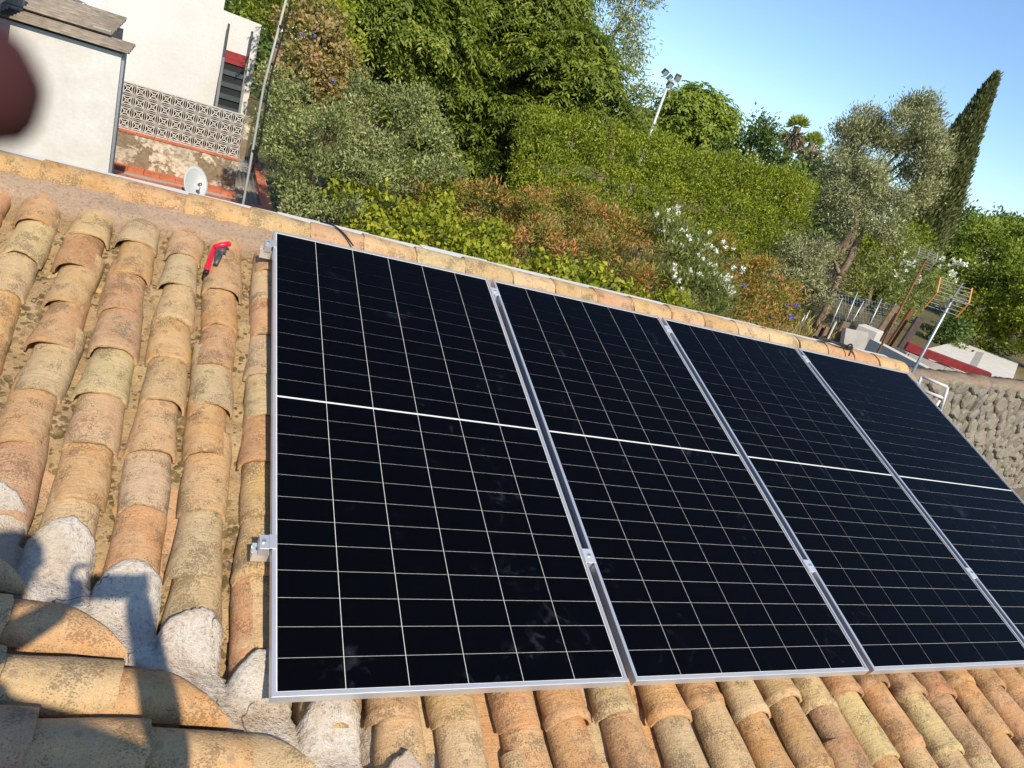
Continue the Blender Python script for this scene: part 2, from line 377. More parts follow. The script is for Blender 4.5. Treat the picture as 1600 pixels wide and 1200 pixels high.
CHAN = [tile_mesh('channel_tile', seed=40+k, w0=0.15, w1=0.175, h0=0.040, h1=0.05) for k in range(4)]
COLS = [-1.72,-1.53,-1.335,-1.14,-0.945,-0.745,-0.557,-0.366,-0.192,0.005,0.19,0.38,0.582,0.79,0.97,1.165,1.38,1.56,1.75,1.945,2.12,2.29,2.49,2.68,2.865,3.06,3.26,3.43,3.62,3.81,4.0,4.19,4.38,4.57,4.70]
EDGE = -0.182                                                # n of the tile edges; crests come to about -0.11
VM_ = 0.69; VK = 0.097; VN = math.sqrt(1+VM_*VM_)             # the valley in plan: y = -VM_*x + VK
TW = 0.224; CW = 1/math.sqrt(1+TW*TW); SW = TW*CW           # slope of the wing
def valley_v(u, k): return (-VM_*u+k)/CT                         # v on the roof plane where plan y = -x + k
# bed of mortar, moss and grit under the barrels
def bed_n(u,v):
    i = min(range(len(COLS)), key=lambda k: abs(COLS[k]-u))
    fill = 0.012*nz(u*9,v*9,1)+0.008*nz(u*27,v*27,2)
    up = sstep(-0.1,1.1,v)*(1-sstep(0.1,0.5,u))
    base = -0.226+0.060*up*(0.80+0.5*nz(u*5,v*3.3,5))+fill*(0.5+up)
    return base
def build_bed():
    us = [-1.9+0.02*i for i in range(120)]+[0.5+0.06*i for i in range(71)]
    vs_ = [-1.3+0.02*i for i in range(183)]
    us = [u for u in us if u < 4.74]
    n = len(us); V = []; F = []; ok = {}
    for v in vs_:
        for u in us: V.append((u,v,bed_n(u,v)))
    for j in range(len(vs_)-1):
        for i in range(n-1):
            if vs_[j] > valley_v(us[i], 0.03): F.append((j*n+i,j*n+i+1,(j+1)*n+i+1,(j+1)*n+i))
    me = bpy.data.meshes.new('main_roof'); me.from_pydata(V,[],F); me.polygons.foreach_set('use_smooth',[True]*len(F))
    return obj('main_roof', me, MORTAR_B, house, -HL, (PITCH,0,0))
main_roof = build_bed(); main_roof['label'] = 'sandy mossy bed between the barrel tile columns'
random.seed(21)
def put_tile(me, parent, u, v, n, tilt=-0.030, yaw=0.0, name='roof_tile', flip=False):
    o = obj(name, me, None, parent, (u,v,n), (tilt, math.pi if flip else 0, yaw))
    o.scale = (random.uniform(0.95,1.06),1.0,random.uniform(0.92,1.06)); tint(o); return o
TOPV = 2.10
def cap_v(c): return valley_v(c, 0.190+0.05*nz(c*3.7,0.3))
for ci,u in enumerate(COLS):
    v = TOPV+random.uniform(-0.03,0.03); k = 0
    lim = cap_v(u)-0.12 if u < 1.6 else -1.05
    while v > -1.05:
        hidden = 0.32 < u < 4.45 and 0.25 < v < 1.75
        stop = v < lim+0.09
        if stop: v = lim
        if not hidden:
            me = random.choice(TILES[0::2]+TILES[0::2]+TILES[1:2] if v > 0.25 else TILES+TILES[1::2])
            put_tile(me, main_roof, u+random.uniform(-0.006,0.006)-0.003*(k%2), v, EDGE+0.011, yaw=random.uniform(-0.04,0.04), name='roof_tile')
        if stop: break
        v += -0.24+random.uniform(-0.012,0.012); k += 1
for ci in range(len(COLS)-1):
    u = (COLS[ci]+COLS[ci+1])/2; v = TOPV-0.04+random.uniform(-0.05,0.05)
    lim = valley_v(u, 0.11) if u < 1.6 else -1.1
    while v > lim and v > -1.05:
        if not (0.2 < u < 4.5 and 0.25 < v < 2.0):
            o = put_tile(random.choice(CHAN), main_roof, u, v, -0.168, tilt=-0.03, yaw=random.uniform(-0.02,0.02), name='channel_tile', flip=True)
        v -= 0.26+random.uniform(-0.02,0.02)
# mortar band at the top of the columns and the ridge tiles on it
def build_ridge_band():
    us = [-1.95+0.02*i for i in range(346)]; vs_ = [2.20+0.016*i for i in range(19)]; V = []; F = []; n = len(us)
    for j,v in enumerate(vs_):
        for u in us:
            lim = 2.285+0.03*nz(u*3.1,3.3)+0.02*nz(u*11,1.7)
            up = sstep(lim-0.03, lim+0.025, v)
            V.append((u,v,-0.235+up*(0.118+0.02*sstep(lim,2.45,v))+0.008*nz(u*14,v*14,3)+0.004*nz(u*45,v*45,4)))
    F = [(j*n+i,j*n+i+1,(j+1)*n+i+1,(j+1)*n+i) for j in range(len(vs_)-1) for i in range(n-1)]
    me = bpy.data.meshes.new('ridge_mortar'); me.from_pydata(V,[],F); me.polygons.foreach_set('use_smooth',[True]*len(F))
    return obj('ridge_mortar', me, MORTAR_R, house, -HL, (PITCH,0,0))
ridge = build_ridge_band(); ridge['label'] = 'gravelly pinkish mortar strip along the ridge'
RIDGE_T = [tile_mesh('ridge_tile', L=0.34, w0=0.212, w1=0.182, h0=0.090, h1=0.072, th=0.014, seed=60+k) for k in range(4)]
u = -1.86; random.seed(5)
while u < 4.80:
    L = 0.29+random.uniform(-0.012,0.012)
    # tile axis runs along u; nose towards -u
    o = obj('ridge_tile', random.choice(RIDGE_T), None, ridge, (u, 2.508+0.004*random.uniform(-1,1), -0.148), (0,0,0))
    o.rotation_euler = Euler((0.0,0.022,-math.pi/2+random.uniform(-0.008,0.008)),'XYZ')
    # the crest stays vertical above the ridge: turn about the axis back by the roof pitch
    mrot = Euler((-PITCH*0.55,0,0)).to_matrix()@Euler((0,0,-math.pi/2+random.uniform(-0.008,0.008))).to_matrix()@Euler((random.uniform(0.015,0.03),0,0)).to_matrix()
    o.rotation_euler = mrot.to_euler(); tint(o, random.choice([0,1,7,8,4,6,2,5]))
    u += L
# white kerb behind the ridge, north and other walls of the house
ry = 2.508*CT+0.148*ST; rz = 2.508*ST-0.148*CT
kb = MB(); random.seed(9); u = -1.95
while u < 4.86:
    L = random.uniform(0.25,0.6); top = rz+0.067+random.uniform(-0.005,0.006)
    kb.box2((u,ry+0.055,rz-0.30),(min(u+L,4.88),ry+0.175+random.uniform(-0.006,0.006),top)); u += L
part('white_kerb', kb, WHITE2, house)
wb = MB(); wb.box2((-1.95,ry+0.02,-3.0),(4.86,ry+0.16,rz-0.30)); wb.box2((4.66,-1.6,-3.0),(4.78,ry+0.02,-0.62))
wb.prism([(4.66,-1.2,-0.62),(4.66,ry+0.02,-0.62),(4.66,ry+0.02,rz-0.13)],(0.12,0,0))
part('wall', wb, WHITE, house)
ve = MB(); ve.prism([(4.72,-1.24,-0.66),(4.72,ry+0.02,rz-0.105),(4.72,ry+0.02,rz-0.02),(4.72,-1.24,-0.575)],(0.07,0,0)); part('verge', ve, MORTAR_R, house)
# ---- the wing whose slope falls towards +x and meets the main slope in a mortared valley
WM = Matrix(((0,-CW,SW),(1,0,0),(0,SW,CW)))                  # wing frame: x -> +y, y -> up the slope (-x), z -> out
WC = -0.084+0.11/CW                                           # plane z = -tan*x + WC is 0.11 above the crests
wing = MB(); V=[]; F=[]
ws = [-2.6+0.05*i for i in range(72)]; wa = [-1.9+0.05*i for i in range(84)]; n = len(ws)
for a in wa:
    for s in ws: V.append((s,a,-0.226+0.01*nz(s*9,a*9)))
for j in range(len(wa)-1):
    for i in range(n-1):
        x = -wa[j+1]*CW
        if ws[i+1] < -VM_*x+0.06 and x > -2.2: F.append((j*n+i,j*n+i+1,(j+1)*n+i+1,(j+1)*n+i))
me = bpy.data.meshes.new('wing_roof'); me.from_pydata(V,[],F); me.polygons.foreach_set('use_smooth',[True]*len(F))
wing_roof = obj('wing_roof', me, MORTAR_B, house, Vector((0,0,WC))-HL, WM.to_euler())
random.seed(33)
ROWS = [round(0.268-0.182*k,3) for k in range(-4,13)]
FIRST = {ROWS[4]:0.19, ROWS[5]:0.18, ROWS[6]:0.13, ROWS[3]:0.2}
TONE_W = {(ROWS[4],0):7,(ROWS[4],1):2,(ROWS[5],0):8,(ROWS[5],1):2,(ROWS[5],2):3,(ROWS[6],0):9,(ROWS[6],1):7,(ROWS[6],2):4,(ROWS[6],3):5}
for ri,y in enumerate(ROWS):
    xe = -y/VM_-0.030                    # where the row is cut at the valley (crest line)
    a = -xe/CW; k = 0
    while a < 2.3:
        cut = (k == 0)
        me = random.choice(CUT_W) if cut else random.choice(TILES)
        o = put_tile(me, wing_roof, y+random.uniform(-0.004,0.004), a, EDGE+0.018, yaw=random.uniform(-0.02,0.02), tilt=-0.042)
        if (y,k) in TONE_W: tint(o, TONE_W[(y,k)])
        a += FIRST.get(y, random.uniform(0.12,0.25)) if cut else 0.25+random.uniform(-0.015,0.015); k += 1
    if ri:
        ym = (y+ROWS[ri-1])/2; a = (ym/VM_+0.17)/CW
        while a < 2.2:
            put_tile(random.choice(CHAN), wing_roof, ym, a, -0.168, tilt=-0.03, name='channel_tile', flip=True); a += 0.27
# valley mortar: follows the barrels of the main slope where it caps them, dips into the valley, meets the wing tiles
def build_valley():
    V=[]; F=[]; st = 0.0075; NT_ = 420; NS_ = 67
    for i in range(NT_):
        t = -1.5+i*st
        for j in range(NS_):
            s = -0.205+j*st
            x = (t+VM_*s)/VN; y = VK+(-VM_*t+s)/VN
            u = x; v = y/CT+0.0
            zm = TT*y-0.176/CT; zw = -TW*x+WC-0.176/CW
            k = 0.02; h = max(zm,zw)+math.log(1+math.exp(-abs(zm-zw)/k))*k
            d = min(COLS, key=lambda c: abs(c-u)); du = abs(u-d)/0.098
            bar = 0.102*math.sqrt(max(0,1-du*du)) if du < 1 else 0
            vt = cap_v(d)+0.016*nz(u*16,v*5,5.1)+0.008*nz(u*60,v*9,1.3)-0.05*min(du,1)**2
            if du > 0.82: vt = min(vt, valley_v(u+0.09,0.165)+0.012*nz(u*22,v*6,5.1))
            cap = sstep(-0.055,0.085,(VM_*d+y-VK)/VN+0.01*nz(u*17,v*9,6))
            over = sstep(vt-0.012,vt+0.012,v)
            z = h+bar*1.10*cap+0.006*nz(x*7,y*7,7)+0.0035*nz(x*24,y*24,8)+0.0015*nz(x*70,y*70,2)+0.030*(1-sstep(-0.06,0.09,s))
            z -= (0.012+0.09*sstep(0.4,1.0,over))*over
            z -= 0.09*sstep(0.115,0.14,-s+0.012*nz(t*9,2.2))
            V.append((x,y,z))
    for i in range(NT_-1):
        for j in range(NS_-1): F.append((i*NS_+j,(i+1)*NS_+j,(i+1)*NS_+j+1,i*NS_+j+1))
    me = bpy.data.meshes.new('valley_mortar'); me.from_pydata(V,[],F); me.polygons.foreach_set('use_smooth',[True]*len(F))
    return obj('valley_mortar', me, MORTAR_W, house, -HL)
vm = build_valley(); vm['label'] = 'whitish lumpy mortar filling the valley between the two slopes'

# crumbs of mortar and clods of moss lying in the channels (too small to pick apart)
def crumbs():
    mb = MB(); random.seed(4)
    for k in range(900):
        ci = random.randrange(3,10); u = (COLS[ci]+COLS[ci+1])/2+random.gauss(0,0.018); v = random.uniform(-0.1,2.28)
        if v < valley_v(u,0.16): continue
        n = max(bed_n(u,v),-0.203); r = random.choice([0.003,0.004,0.005,0.007,0.010]); P=[]
        for d in ((1,0,0),(0,1,0),(-1,0,0),(0,-1,0),(0,0,0.8),(0,0,-0.6)): P.append((u+d[0]*r*random.uniform(0.7,1.4),v+d[1]*r*random.uniform(0.7,1.4),n+d[2]*r*random.uniform(0.6,1.2)))
        mb.add(P,[(0,1,4),(1,2,4),(2,3,4),(3,0,4),(1,0,5),(2,1,5),(3,2,5),(0,3,5)])
    o = obj('mortar_crumbs', mb.mesh('mortar_crumbs'), MORTAR_R, main_roof); o['kind'] = 'stuff'
crumbs()

# ================================================================== THE SOLAR PANELS
PW, PH, PG = 1.134, 2.278, 0.03
def roofp(u,v,n): return Vector(ROOF@np.array([u,v,n]))
def frame_mb():
    mb = MB(); lip = 0.0115; H = 0.035
    out = [(0,0),(PW,0),(PW,PH),(0,PH)]; inn = [(lip,lip),(PW-lip,lip),(PW-lip,PH-lip),(lip,PH-lip)]
    prof = [(0,-H),(0,-0.0015),(0.0015,0),(lip,0),(lip,-0.0035),(0.0025,-0.0035),(0.0025,-H+0.002),(0.026,-H+0.002),(0.026,-H)]
    V=[]; F=[]; m = len(prof)
    for (x,y),(sx,sy) in zip(out,[(1,1),(-1,1),(-1,-1),(1,-1)]):
        for d,z in prof: V.append((x+sx*d,y+sy*d,z))
    for c in range(4):
        for i in range(m): F.append((c*m+i,c*m+(i+1)%m,((c+1)%4)*m+(i+1)%m,((c+1)%4)*m+i))
    return mb.add(V,F)
FRAME_ME = frame_mb().mesh('frame'); 
bs = MB(); bs.box((PW/2,PH/2,-0.0072),(PW-0.02,PH-0.02,0.003)); BACK_ME = bs.mesh('backsheet')
ce = MB(); ce.box((0,0,0),(0.1819,0.0919,0.0006)); CELL_ME = ce.mesh('solar_cell')
gm = bpy.data.meshes.new('glass'); gm.from_pydata([(0.0105,0.0105,-0.0022),(PW-0.0105,0.0105,-0.0022),(PW-0.0105,PH-0.0105,-0.0022),(0.0105,PH-0.0105,-0.0022)],[],[(0,1,2,3)])
PLAB = ['black solar panel at the left end of the array, beside the bare tile columns','second solar panel from the left in the row of four','third solar panel from the left in the row of four','black solar panel at the right end of the array, next to the stone wall']
for k in range(4):
    p = thing('solar_panel', PLAB[k], 'solar panel', roofp(k*(PW+PG),0,0), 'solar panels in a row on the tiled roof', (PITCH,0,0))
    obj('frame', FRAME_ME, ALU, p); obj('backsheet', BACK_ME, BACK, p); obj('glass', gm, GLASS, p)
    for half in (0,1):
        for r in range(12):
            for c in range(6):
                x = PW/2+(c-2.5)*0.184
                y = PH/2+(0.0040+0.0465+r*0.0932)*(1 if half else -1)
                obj('solar_cell', CELL_ME, CELL, p, (x,y,-0.0050))
    # (the junction boxes behind are not in view)
# rails with their clamps
def c_rail(u0,u1):
    prof = [(-0.02,-0.04),(0.02,-0.04),(0.02,0),(0.006,0),(0.006,-0.004),(0.014,-0.004),(0.014,-0.016),(-0.014,-0.016),(-0.014,-0.004),(-0.006,-0.004),(-0.006,0),(-0.02,0)]
    return MB().prism([(u0,a,b) for a,b in prof],(u1-u0,0,0))
for v,lab in ((0.485,'lower aluminium mounting rail with clamps, poking out beside the left panel'),(2.155,'upper aluminium mounting rail near the ridge, poking out beside the left panel')):
    r = thing('mounting_rail', lab, 'mounting rail', roofp(0,v,-0.0365), 'rails under the panels', (PITCH,0,0))
    obj('rail_profile', c_rail(-0.052,4.70).mesh('rail_profile'), ALU_B, r)
    e = MB(); e.box((-0.022,0,0.0185),(0.030,0.052,0.036)); e.box((0.002,0,0.0385),(0.022,0.052,0.003)); 
    ec = obj('end_clamp', e.mesh('end_clamp'), ALU, r); add_bevel(ec,0.002)
    b = MB(); b.tube([(-0.024,0,0.0365),(-0.024,0,0.043)],0.0065,6); obj('bolt', b.mesh('bolt',False), STEEL, ec)
    e2 = MB(); e2.box((4*PW+3*PG+0.018,0,0.0185),(0.030,0.042,0.036)); e2.box((4*PW+3*PG-0.002,0,0.0385),(0.022,0.042,0.003)); obj('end_clamp', e2.mesh('end_clamp'), ALU, r)
    for k in range(3):
        x = (k+1)*PW+k*PG+PG/2
        m_ = MB(); m_.box((x,0,0.0385),(0.046,0.062,0.003)); m_.box((x,0,0.018),(0.018,0.062,0.036)); mc = obj('mid_clamp', m_.mesh('mid_clamp'), ALU_B, r); add_bevel(mc,0.0015)
        b = MB(); b.tube([(x,0,0.039),(x,0,0.0455)],0.0065,6); obj('bolt', b.mesh('bolt'), STEEL, mc)
    for u in (0.19,1.06,1.95,2.865,3.81,4.38):
        h_ = MB(); h_.box((u,-0.035,-0.055),(0.03,0.006,0.035)); h_.box((u,-0.03,-0.072),(0.03,0.05,0.005)); obj('roof_hook', h_.mesh('roof_hook'), STEEL, r)

# ================================================================== PLANTS
LEAF = {
 'feather': mat_leaf('feather_leaves', [(0.0,(0.043,0.063,0.011)),(0.5,(0.144,0.198,0.026)),(1.0,(0.328,0.356,0.059))]),
 'olive': mat_leaf('olive_leaves', [(0.0,(0.124,0.132,0.063)),(0.5,(0.269,0.273,0.132)),(1.0,(0.480,0.467,0.244))], 0.2, 0.5),
 'shrub': mat_leaf('grey_shrub_leaves', [(0.0,(0.084,0.105,0.032)),(0.5,(0.228,0.257,0.090)),(1.0,(0.442,0.450,0.179))], 0.25),
 'hedge': mat_leaf('hedge_leaves', [(0.0,(0.071,0.098,0.010)),(0.5,(0.206,0.252,0.022)),(1.0,(0.398,0.415,0.040))]),
 'vine': mat_leaf('vine_leaves', [(0.0,(0.110,0.135,0.012)),(0.5,(0.281,0.319,0.025)),(1.0,(0.491,0.454,0.050))]),
 'red': mat_leaf('red_tinged_leaves', [(0.0,(0.080,0.106,0.018)),(0.40,(0.248,0.263,0.048)),(0.66,(0.422,0.306,0.077)),(0.82,(0.583,0.214,0.077)),(1.0,(0.600,0.284,0.125))]),
 'oleander': mat_leaf('oleander_leaves', [(0.0,(0.083,0.112,0.032)),(0.5,(0.232,0.262,0.073)),(1.0,(0.414,0.412,0.125))]),
 'dark': mat_leaf('dark_leaves', [(0.0,(0.036,0.068,0.018)),(0.5,(0.100,0.157,0.038)),(1.0,(0.215,0.270,0.063))]),
 'bright': mat_leaf('bright_leaves', [(0.0,(0.079,0.114,0.016)),(0.5,(0.204,0.276,0.040)),(1.0,(0.361,0.405,0.072))]),
 'euca': mat_leaf('silvery_leaves', [(0.0,(0.097,0.130,0.054)),(0.5,(0.259,0.294,0.128)),(1.0,(0.498,0.489,0.237))], 0.25),
 'cypress': mat_leaf('cypress_leaves', [(0.0,(0.043,0.060,0.019)),(0.5,(0.124,0.143,0.045)),(1.0,(0.248,0.248,0.091))], 0.1),
 'ivy': mat_leaf('climber_leaves', [(0.0,(0.100,0.101,0.028)),(0.45,(0.282,0.255,0.075)),(0.75,(0.431,0.307,0.119)),(1.0,(0.514,0.300,0.164))]),
 'dry': mat_leaf('dry_grass', [(0.0,(0.240,0.184,0.064)),(0.5,(0.504,0.359,0.137)),(1.0,(0.600,0.565,0.237))]),
 'palm': mat_leaf('palm_fronds', [(0.0,(0.144,0.210,0.047)),(0.5,(0.326,0.375,0.083)),(1.0,(0.538,0.522,0.118))]),
 'deadpalm': mat_leaf('dead_fronds', [(0.0,(0.240,0.192,0.138)),(0.5,(0.384,0.312,0.225)),(1.0,(0.528,0.444,0.338))], 0.2),
 'white': mat_leaf('white_petals', [(0.0,(0.72,0.72,0.66)),(1.0,(0.82,0.82,0.80))], 0.2),
 'violet': mat_leaf('violet_petals', [(0.0,(0.16,0.13,0.42)),(1.0,(0.30,0.26,0.62))], 0.2),
}
DENS = 6.5
def unit(a): return a/np.maximum(np.linalg.norm(a,axis=-1,keepdims=True),1e-9)
NLEAF = [0]
def leaf_mesh(name, P, A, L, Wd, tintv, off, fold=0.25, NR=None):
    """diamond leaves: P base points, A axes, L lengths, Wd widths; tintv 0..1"""
    n = len(P); A = unit(A); r = RNG.normal(size=(n,3)); S = unit(np.cross(r if NR is None else NR, A)); N = np.cross(A,S); NLEAF[0] += n
    L = L[:,None]; Wd = Wd[:,None]
    v = np.empty((n,4,3)); mid = P+A*L*0.45
    v[:,0] = P; v[:,1] = mid+S*Wd*0.5+N*Wd*fold; v[:,2] = P+A*L; v[:,3] = mid-S*Wd*0.5+N*Wd*fold
    v = (v-np.asarray(off)).reshape(-1,3)
    me = bpy.data.meshes.new(name)
    me.vertices.add(4*n); me.vertices.foreach_set('co', v.ravel().astype(np.float32))
    me.loops.add(4*n); me.loops.foreach_set('vertex_index', np.arange(4*n,dtype=np.int32))
    me.polygons.add(n); me.polygons.foreach_set('loop_start', np.arange(0,4*n,4,dtype=np.int32))
    at = me.attributes.new('tint','FLOAT','POINT'); at.data.foreach_set('value', np.repeat(np.clip(tintv,0,1),4).astype(np.float32))
    me.update(); me.validate()
    return me
def lump(blobs):
    out = []
    for c,r in blobs:
        n = 9; d = unit(RNG.normal(size=(n,3)))
        for k in range(n):
            if d[k,1] > 0.7: continue
            out.append((np.asarray(c)+d[k]*r*RNG.uniform(0.50,0.88)*np.array([1,1,0.9]), r*RNG.uniform(0.24,0.44)))
    return out
def shell(blobs, per, inner=0.55, sq=0.85, up_only=False, front=0.0, lumpy=True):
    """clump centres and outward directions on the shells of the blobs (c, r)"""
    C_=[]; O_=[]; big = blobs; blobs = lump(blobs) if lumpy else blobs
    for c,r in blobs:
        n = max(3,int(per*DENS*r*r)); d = unit(RNG.normal(size=(n*2,3)))
        keep = (d[:,2] > -0.55); 
        if front: keep &= ((d[:,1] < 0.55) | (d[:,2] > 0.3))
        d = d[keep][:n]
        rr = r*(inner+(1-inner)*RNG.random(len(d))**0.6)
        p = np.asarray(c)+d*rr[:,None]*np.array([1,1,sq]); C_.append(p); O_.append(d)
    C_ = np.concatenate(C_); O_ = np.concatenate(O_)
    # drop clumps deep inside other blobs
    deep = np.zeros(len(C_),bool)
    for c,r in big: deep |= np.linalg.norm((C_-np.asarray(c))/np.array([1,1,sq]),axis=1) < r*0.45
    return C_[~deep], O_[~deep]
def leaves(blobs, per, nl, rc, L, Wd, out=1.0, up=0.3, rand=0.7, sq=0.85, tb=0.5, tv=0.22, front=1.0, inner=0.55, lumpy=True):
    c,o = shell(blobs, per, inner, sq, front=front, lumpy=lumpy); n = len(c)
    ct = RNG.normal(size=n)*tv*1.25                          # clump-wise variation of leaf colour
    P = np.repeat(c,nl,0); O = np.repeat(o,nl,0); T = np.repeat(ct,nl)
    sp = RNG.normal(size=P.shape)*rc*0.62*np.array([1,1,0.8]); P = P+sp
    A = O*out*0.35+unit(sp)*0.6+np.array([0,0,up])+RNG.normal(size=P.shape)*rand
    NR = O*0.8+unit(sp)*0.5+np.array([0,-0.25,0.5])+RNG.normal(size=P.shape)*0.7
    m = len(P); T = tb+T+RNG.normal(size=m)*0.16; sc = 0.64
    return P, A, sc*L*RNG.uniform(0.65,1.3,m), sc*Wd*RNG.uniform(0.7,1.25,m), T, NR
def fronds(blobs, per, nf, fl, nleaf, L, Wd, sq=0.8, tb=0.5, front=1.0, droop=0.9):
    c,o = shell(blobs, per, 0.5, sq, front=front); n = len(c); ct = RNG.normal(size=n)*0.16
    b = np.repeat(c,nf,0); O = np.repeat(o,nf,0); T = np.repeat(ct,nf); m = len(b)
    d = unit(np.stack([RNG.normal(size=m),RNG.normal(size=m),RNG.normal(size=m)*0.25],1)*0.9+O*np.array([1,1,0.5])*0.9+np.array([0,0,0.25]))
    F = fl*RNG.uniform(0.6,1.25,m); s = (np.arange(nleaf)+0.7)/nleaf
    P = b[:,None,:]+d[:,None,:]*(F[:,None]*s[None,:])[:,:,None]; P[:,:,2] -= droop*0.55*F[:,None]*s[None,:]**2
    tang = np.repeat(d[:,None,:],nleaf,1).copy(); tang[:,:,2] -= droop*1.1*s[None,:]
    side = unit(np.cross(d,np.array([0,0,1.0])))[:,None,:]*np.where(np.arange(nleaf)%2==0,1.0,-1.0)[None,:,None]
    A = unit(tang)*0.65+side*0.8+np.array([0,0,-0.35])+RNG.normal(size=P.shape)*0.22
    P = P.reshape(-1,3); A = A.reshape(-1,3); k = len(P)
    T = tb+np.repeat(T,nleaf)+np.tile((s-0.5)*0.25,m)+RNG.normal(size=k)*0.13
    NR = np.repeat(O,nleaf,0)*0.6+np.array([0,-0.1,0.9])+RNG.normal(size=P.shape)*0.4
    return P, A, 0.8*L*RNG.uniform(0.7,1.25,k), 0.8*Wd*RNG.uniform(0.7,1.25,k), T, NR
def B(px,py,r,D):
    p = at_d(px,py,D); return (p, r*np.linalg.norm(p-CAM)/FPX*0.97)
def branch(mb, a, b, r0, r1, wob=0.08, n=6, seg=6):
    a = Vector(a); b = Vector(b); L = (b-a).length; pts=[]
    for i in range(n+1):
        t = i/n; p = a.lerp(b,t); w = math.sin(math.pi*t)*wob*L
        pts.append(p+Vector((random.uniform(-w,w),random.uniform(-w,w),random.uniform(-w,w)*0.4)))
    mb.tube(pts,[r0+(r1-r0)*i/n for i in range(n+1)],seg); return pts
def plant(name, label, cat, blobs, leafdata, mat, base=None, trunk=None, group=None, extra=(), trunkr=0.09, crown='crown', bark=None, limbs=True):
    cs = np.array([b[0] for b in blobs]); m = cs.mean(0)
    if base is None: base = (m[0],m[1],zg(m[0],m[1])-0.03)
    t = thing(name, label, cat, base, group)
    P,A,L,W,T,NR = leafdata; k = P[:,2] > base[2]+0.03
    obj(crown, leaf_mesh(crown, P[k],A[k],L[k],W[k],T[k],base,NR=NR[k]), LEAF[mat] if isinstance(mat,str) else mat, t)
    if trunk is not False:
        mb = MB(); lo = min(b[0][2]-b[1]*0.5 for b in blobs); fork = Vector((base[0]+(m[0]-base[0])*0.4,base[1]+(m[1]-base[1])*0.4,base[2]+max(0.3,(lo-base[2])*0.9)))
        if trunk is not None: fork = Vector(trunk)
        branch(mb, base, fork, trunkr, trunkr*0.75, 0.05, 6, 8); part('trunk', mb, bark or BARK, t, True)
        if limbs:
            lb = MB()
            for c,r in blobs: branch(lb, fork, Vector(c)-Vector((0,0,r*0.2)), trunkr*0.42, trunkr*0.08, 0.06)
            part('limbs', lb, bark or BARK, t, True)
    for nm, dat, mt in extra:
        for p,o,size in dat:
            f = obj(nm, FLOWER[(mt,random.randrange(3))], LEAF[mt], t, Vector(p)-Vector(base)); f.scale = (size,)*3; f.rotation_euler = (random.uniform(-1,1),random.uniform(-1,1),random.uniform(0,6))
    return t
FLOWER = {}
for mt in ('white','violet'):
    for k in range(3):
        n = 26; c = RNG.normal(size=(n//2,3))*0.36; c = np.repeat(c,2,0)
        FLOWER[(mt,k)] = leaf_mesh('flower',c,RNG.normal(size=(n,3)),RNG.uniform(0.7,1.1,n),RNG.uniform(0.6,0.9,n),RNG.random(n),(0,0,0),0.05)
def flowers(blobs, n, size, petals=5, front=True):
    c,o = shell(blobs, 60, 0.9, 0.9, front=1.0); idx = RNG.choice(len(c), min(n,len(c)), replace=False)
    return [(c[i]+o[i]*0.07+np.array([0,-0.08,0.05]), o[i], size*RNG.uniform(0.6,1.3)) for i in idx]
random.seed(77)
# --- tall feathery trees
G = 'tall feathery trees behind the garden'
for lab,bl,br in [
 ('dense feathery dark green tree rising behind the climber-covered bush', [(575,40,80),(650,10,90),(545,-20,60),(620,110,62),(690,70,75),(600,160,45),(660,150,55)], 13.0),
 ('tall feathery green tree in the middle, its top against the blue sky', [(770,50,95),(830,90,70),(790,-20,85),(745,140,80),(870,30,40),(850,80,55),(700,180,55),(810,160,60)], 14.5),
 ('lower feathery green tree with bare stems showing, above the left end of the hedge', [(890,115,58),(935,150,45),(860,165,50),(800,200,56),(740,230,58),(775,265,36),(700,265,46)], 13.2)]:
    b = [B(*x,br) for x in bl]
    plant('feathery_tree', lab, 'tree', b, fronds(b, 26, 12, 0.60, 18, 0.125, 0.042, tb=0.5), 'feather', group=G, trunkr=0.13)
# bare pale stems in the third tree
b = [B(980,150,42,16),B(985,135,26,16),B(960,180,40,16),B(985,190,32,16)]
plant('round_tree', 'olive-green round tree to the left of the floodlight mast', 'tree', b, leaves(b,40,26,0.16,0.10,0.045,tb=0.45), 'shrub', trunkr=0.10)
b = [B(935,20,62,24),B(895,35,40,24),B(985,10,40,24),B(965,70,40,24),B(930,-50,60,24),B(1000,-25,34,24),B(915,85,34,24),B(990,95,20,24)]
plant('airy_tree', 'tall airy silvery-leaved tree against the sky', 'tree', b, leaves(b,26,12,0.30,0.20,0.065,up=-0.5,rand=0.8,sq=1.0), 'euca', trunkr=0.16)
# --- climber-covered mound and neighbours at the left
b = [B(480,55,48,9.3),B(505,95,52,9.2),B(480,140,52,9.0),B(520,160,45,9.0),B(478,95,36,9.4),B(545,205,36,9.2),B(458,40,22,9.6)]
plant('climber_covered_bush', 'tall bush overgrown with brownish climber and a few violet flowers beside the white house', 'bush', b, leaves(b,90,34,0.10,0.075,0.05,tb=0.48,up=0.0), 'ivy', extra=[('flower',flowers(b[1:5],12,0.026),'violet')], trunkr=0.06)
b = [B(535,75,22,9.9),B(540,30,24,9.9),B(530,110,20,9.8)]
plant('yellow_green_shrub', 'yellow-green leafy shoots just right of the climber-covered bush', 'shrub', b, leaves(b,90,24,0.12,0.09,0.05,tb=0.6), 'vine', trunkr=0.03)
b = [B(415,20,30,16),B(400,-20,40,16),B(440,10,24,16),B(470,-10,40,16),B(520,0,40,16)]
plant('dark_tree', 'dark tree at the top edge behind the white stairs house', 'tree', b, leaves(b,30,26,0.2,0.13,0.06,tb=0.55), 'hedge', trunkr=0.1)
